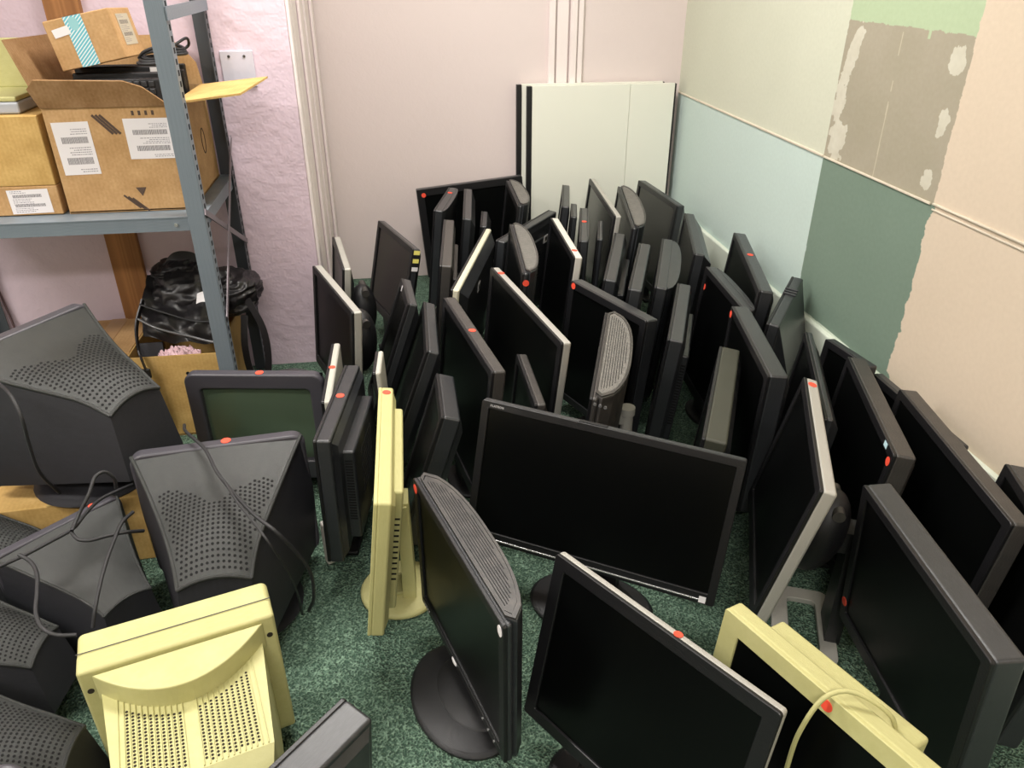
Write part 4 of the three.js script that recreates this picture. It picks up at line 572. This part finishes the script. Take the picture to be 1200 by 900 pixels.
// black bag in the floor box
{
  const t = thing('black_bag', 'crumpled black nylon bag stuffed into the open floor box under the rack', 'bag', [-0.66, 0.2, -2.3]);
  const nyl = new THREE.MeshPhysicalMaterial({ color: 0x1b191b, roughness: 0.4, sheen: 0.25, sheenRoughness: 0.5, sheenColor: new THREE.Color(0.25, 0.23, 0.25), side: THREE.DoubleSide });
  const lump = (cx, cy, cz, rx, ry, rz, sd, amp) => gridGeo(80, 48, (u, v) => {
    const a = u * 2 * Math.PI, b = (v - 0.5) * Math.PI, x = Math.cos(b) * Math.cos(a), y = Math.sin(b), z = -Math.cos(b) * Math.sin(a);
    const fold = 1 - Math.abs(fbm(x * 1.5 + sd, y * 2.6, z * 1.5 + sd)) * 2.4, f2 = 1 - Math.abs(fbm(x * 3.4 + sd, y * 4.2, z * 3.4 - sd)) * 2;
    const k = 1 + amp * (fold - 0.5) + amp * 0.3 * (f2 - 0.5), sq = (q) => Math.sign(q) * Math.pow(Math.abs(q), 0.8); return [cx + sq(x) * rx * k, cy + sq(y) * ry * k, cz + sq(z) * rz * k];
  });
  mesh('body', join([lump(-0.01, 0.15, -0.035, 0.098, 0.105, 0.1, 1.3, 0.16), lump(0.10, 0.168, -0.05, 0.10, 0.062, 0.095, 5.1, 0.2), lump(-0.03, 0.225, -0.06, 0.075, 0.045, 0.07, 8.2, 0.25)]), nyl, t);
  mesh('front_flap', gridGeo(48, 28, (u, v) => { const x = -0.115 + u * 0.24, w = 0.022 * fbm(u * 3.2, v * 3.6, 3) + 0.006 * Math.sin(u * 17 + v * 5); return [x, 0.24 - 0.13 * v - 0.035 * u * v + w, -0.03 + 0.185 * Math.sin(v * 1.5) * (0.85 + 0.15 * Math.sin(u * 3)) + w * 0.9]; }), nyl, t);
  mesh('zip', tube([[-0.115, 0.165, 0.13], [-0.06, 0.145, 0.158], [0.02, 0.118, 0.163], [0.1, 0.09, 0.158], [0.118, 0.1, 0.14]], 0.0038, 40), std({ color: 0x6a6a6c, roughness: 0.35, metalness: 0.4 }), t);
  mesh('zip', tube([[-0.11, 0.2, 0.105], [-0.04, 0.185, 0.138], [0.05, 0.155, 0.148], [0.115, 0.145, 0.13]], 0.003, 40), M.cable, t);
  const band = (pts, w, th, n = 40) => { const c = new THREE.CatmullRomCurve3(pts.map((q) => new THREE.Vector3(...q)), false, 'centripetal'); const s = new THREE.Shape(); s.moveTo(-th, -w); s.lineTo(th, -w); s.lineTo(th, w); s.lineTo(-th, w); s.closePath(); return new THREE.ExtrudeGeometry(s, { steps: n, extrudePath: c, bevelEnabled: false }); };
  mesh('handle', band([[-0.06, 0.255, -0.05], [-0.03, 0.285, -0.06], [0.02, 0.28, -0.06], [0.05, 0.24, -0.05]], 0.012, 0.0022), nyl, t);
  mesh('strap', band([[-0.11, 0.2, 0.07], [-0.128, 0.14, 0.12], [-0.12, 0.1, 0.17], [-0.11, 0.085, 0.2], [-0.1, 0.03, 0.208], [-0.085, -0.06, 0.21], [-0.08, -0.14, 0.21]], 0.011, 0.002), nyl, t);
  mesh('strap', band([[0.175, 0.17, 0.03], [0.212, 0.07, 0.05], [0.21, -0.05, 0.06], [0.185, -0.12, 0.06], [0.158, -0.08, 0.06], [0.15, 0.02, 0.06], [0.16, 0.12, 0.04]], 0.01, 0.002), nyl, t);
  mesh('buckle', rbox(0.024, 0.03, 0.008, 0.003, -0.1, 0.03, 0.214), M.bezel, t);
  mesh('patch', gridGeo(8, 5, (u, v) => [0.05 + u * 0.05, 0.218 - v * 0.02 + 0.006 * Math.sin(u * 4), 0.09 + v * 0.03]), M.paper, t);
  const pk = thing('pink_wrapping', 'crumpled pink and white plastic wrapping beside the bag in the floor box', 'wrapping', [-0.68, 0.228, -2.142]);
  mesh('sheet', gridGeo(34, 26, (u, v) => { const x = (u - 0.5) * 0.12, z = (v - 0.5) * 0.05, n = Math.abs(fbm(u * 7, v * 5, 2)) * 0.05; return [x, 0.045 - 0.05 * Math.abs(u - 0.5) + n - 0.03 * v, z]; }), new THREE.MeshPhysicalMaterial({ color: 0xe8c4cc, roughness: 0.3, side: THREE.DoubleSide }), pk);
  const fo = thing('black_folder', 'flat black folder standing beside the pink wrapping in the floor box', 'folder', [-0.766, 0.14, -2.15], 0.1); fo.rotation.x = -0.3; mesh('cover', rbox(0.07, 0.17, 0.01, 0.003, 0, 0.06, 0), plastic(0x2a2a30, 0.5), fo);
}
// ---------------------------------------------------------------- loose power cables on the tube monitors
function cord(label, pts, r = 0.0038, m = M.cable) { const c = thing('power_cable', label, 'cable', pts[0], 0, 'power cables on the tube monitors'); const o = pts[0]; mesh('cable', tube(pts.map((p) => p.map((q, i) => q - o[i])), r, 90), m, c); return c; }
// small white plug on the floor between the tube monitors and the thick black monitor
{
  const t = thing('white_plug', 'small white plug wedged between the front tube monitor and thick black monitor', 'plug', [-0.226, 0, -1.47], 0.5);
  mesh('body', rbox(0.026, 0.12, 0.022, 0.004, 0, 0.06, 0), M.white, t);
  for (const x of [-0.006, 0.006]) mesh('pin', rbox(0.002, 0.014, 0.006, 0.0008, x, 0.127, 0), M.chrome, t);
}
const CORDS = [
  ['power cable draped across the top of the front black tube monitor', [[-0.524, 0.345, -1.581], [-0.496, 0.376, -1.498], [-0.443, 0.376, -1.423], [-0.404, 0.368, -1.342], [-0.362, 0.358, -1.278], [-0.314, 0.347, -1.215], [-0.277, 0.335, -1.182], [-0.246, 0.270, -1.190], [-0.230, 0.200, -1.207], [-0.235, 0.120, -1.224], [-0.261, 0.030, -1.280]]],
  ['thin second strand running beside the cable on the front black tube monitor', [[-0.385, 0.374, -1.307], [-0.351, 0.362, -1.246], [-0.318, 0.350, -1.199], [-0.288, 0.330, -1.160], [-0.270, 0.250, -1.177], [-0.264, 0.150, -1.212], [-0.274, 0.030, -1.272]]],
  ['cable hanging down the side of the raised black tube monitor', [[-0.825, 0.525, -1.490], [-0.777, 0.525, -1.427], [-0.760, 0.495, -1.403], [-0.766, 0.430, -1.407], [-0.777, 0.350, -1.428], [-0.784, 0.250, -1.488]]],
  ['cable running from the left edge up behind the smooth topped tube monitor', [[-0.773, 0.300, -1.195], [-0.732, 0.310, -1.210], [-0.699, 0.310, -1.244], [-0.672, 0.310, -1.275], [-0.663, 0.310, -1.321], [-0.655, 0.300, -1.381], [-0.632, 0.290, -1.424], [-0.617, 0.280, -1.454]]],
  ['cable looping up beside the raised tube monitor', [[-0.663, 0.322, -1.254], [-0.661, 0.330, -1.290], [-0.642, 0.360, -1.313], [-0.634, 0.380, -1.347], [-0.622, 0.380, -1.360], [-0.611, 0.360, -1.366], [-0.615, 0.330, -1.373]]],
  ['short cable lying across the smooth topped tube monitor under its red dot', [[-0.666, 0.316, -1.257], [-0.649, 0.312, -1.239], [-0.630, 0.308, -1.238], [-0.603, 0.306, -1.249], [-0.577, 0.300, -1.263], [-0.557, 0.270, -1.302]]],
  ['cable running straight down over the smooth topped tube monitor', [[-0.577, 0.300, -1.327], [-0.584, 0.308, -1.286], [-0.585, 0.306, -1.237], [-0.584, 0.300, -1.176], [-0.584, 0.285, -1.126], [-0.586, 0.265, -1.094], [-0.591, 0.240, -1.078]]],
  ['cable bending down the left edge to a plug beside the cream tube monitor', [[-0.738, 0.318, -1.202], [-0.714, 0.312, -1.186], [-0.692, 0.310, -1.154], [-0.676, 0.305, -1.108], [-0.663, 0.300, -1.064], [-0.642, 0.295, -1.031], [-0.617, 0.290, -1.017], [-0.586, 0.285, -1.017]]],
];
CORDS.forEach(([label, pts]) => cord(label, pts, label.includes('thin') ? 0.0026 : 0.0036));
renderer.render(scene, camera);
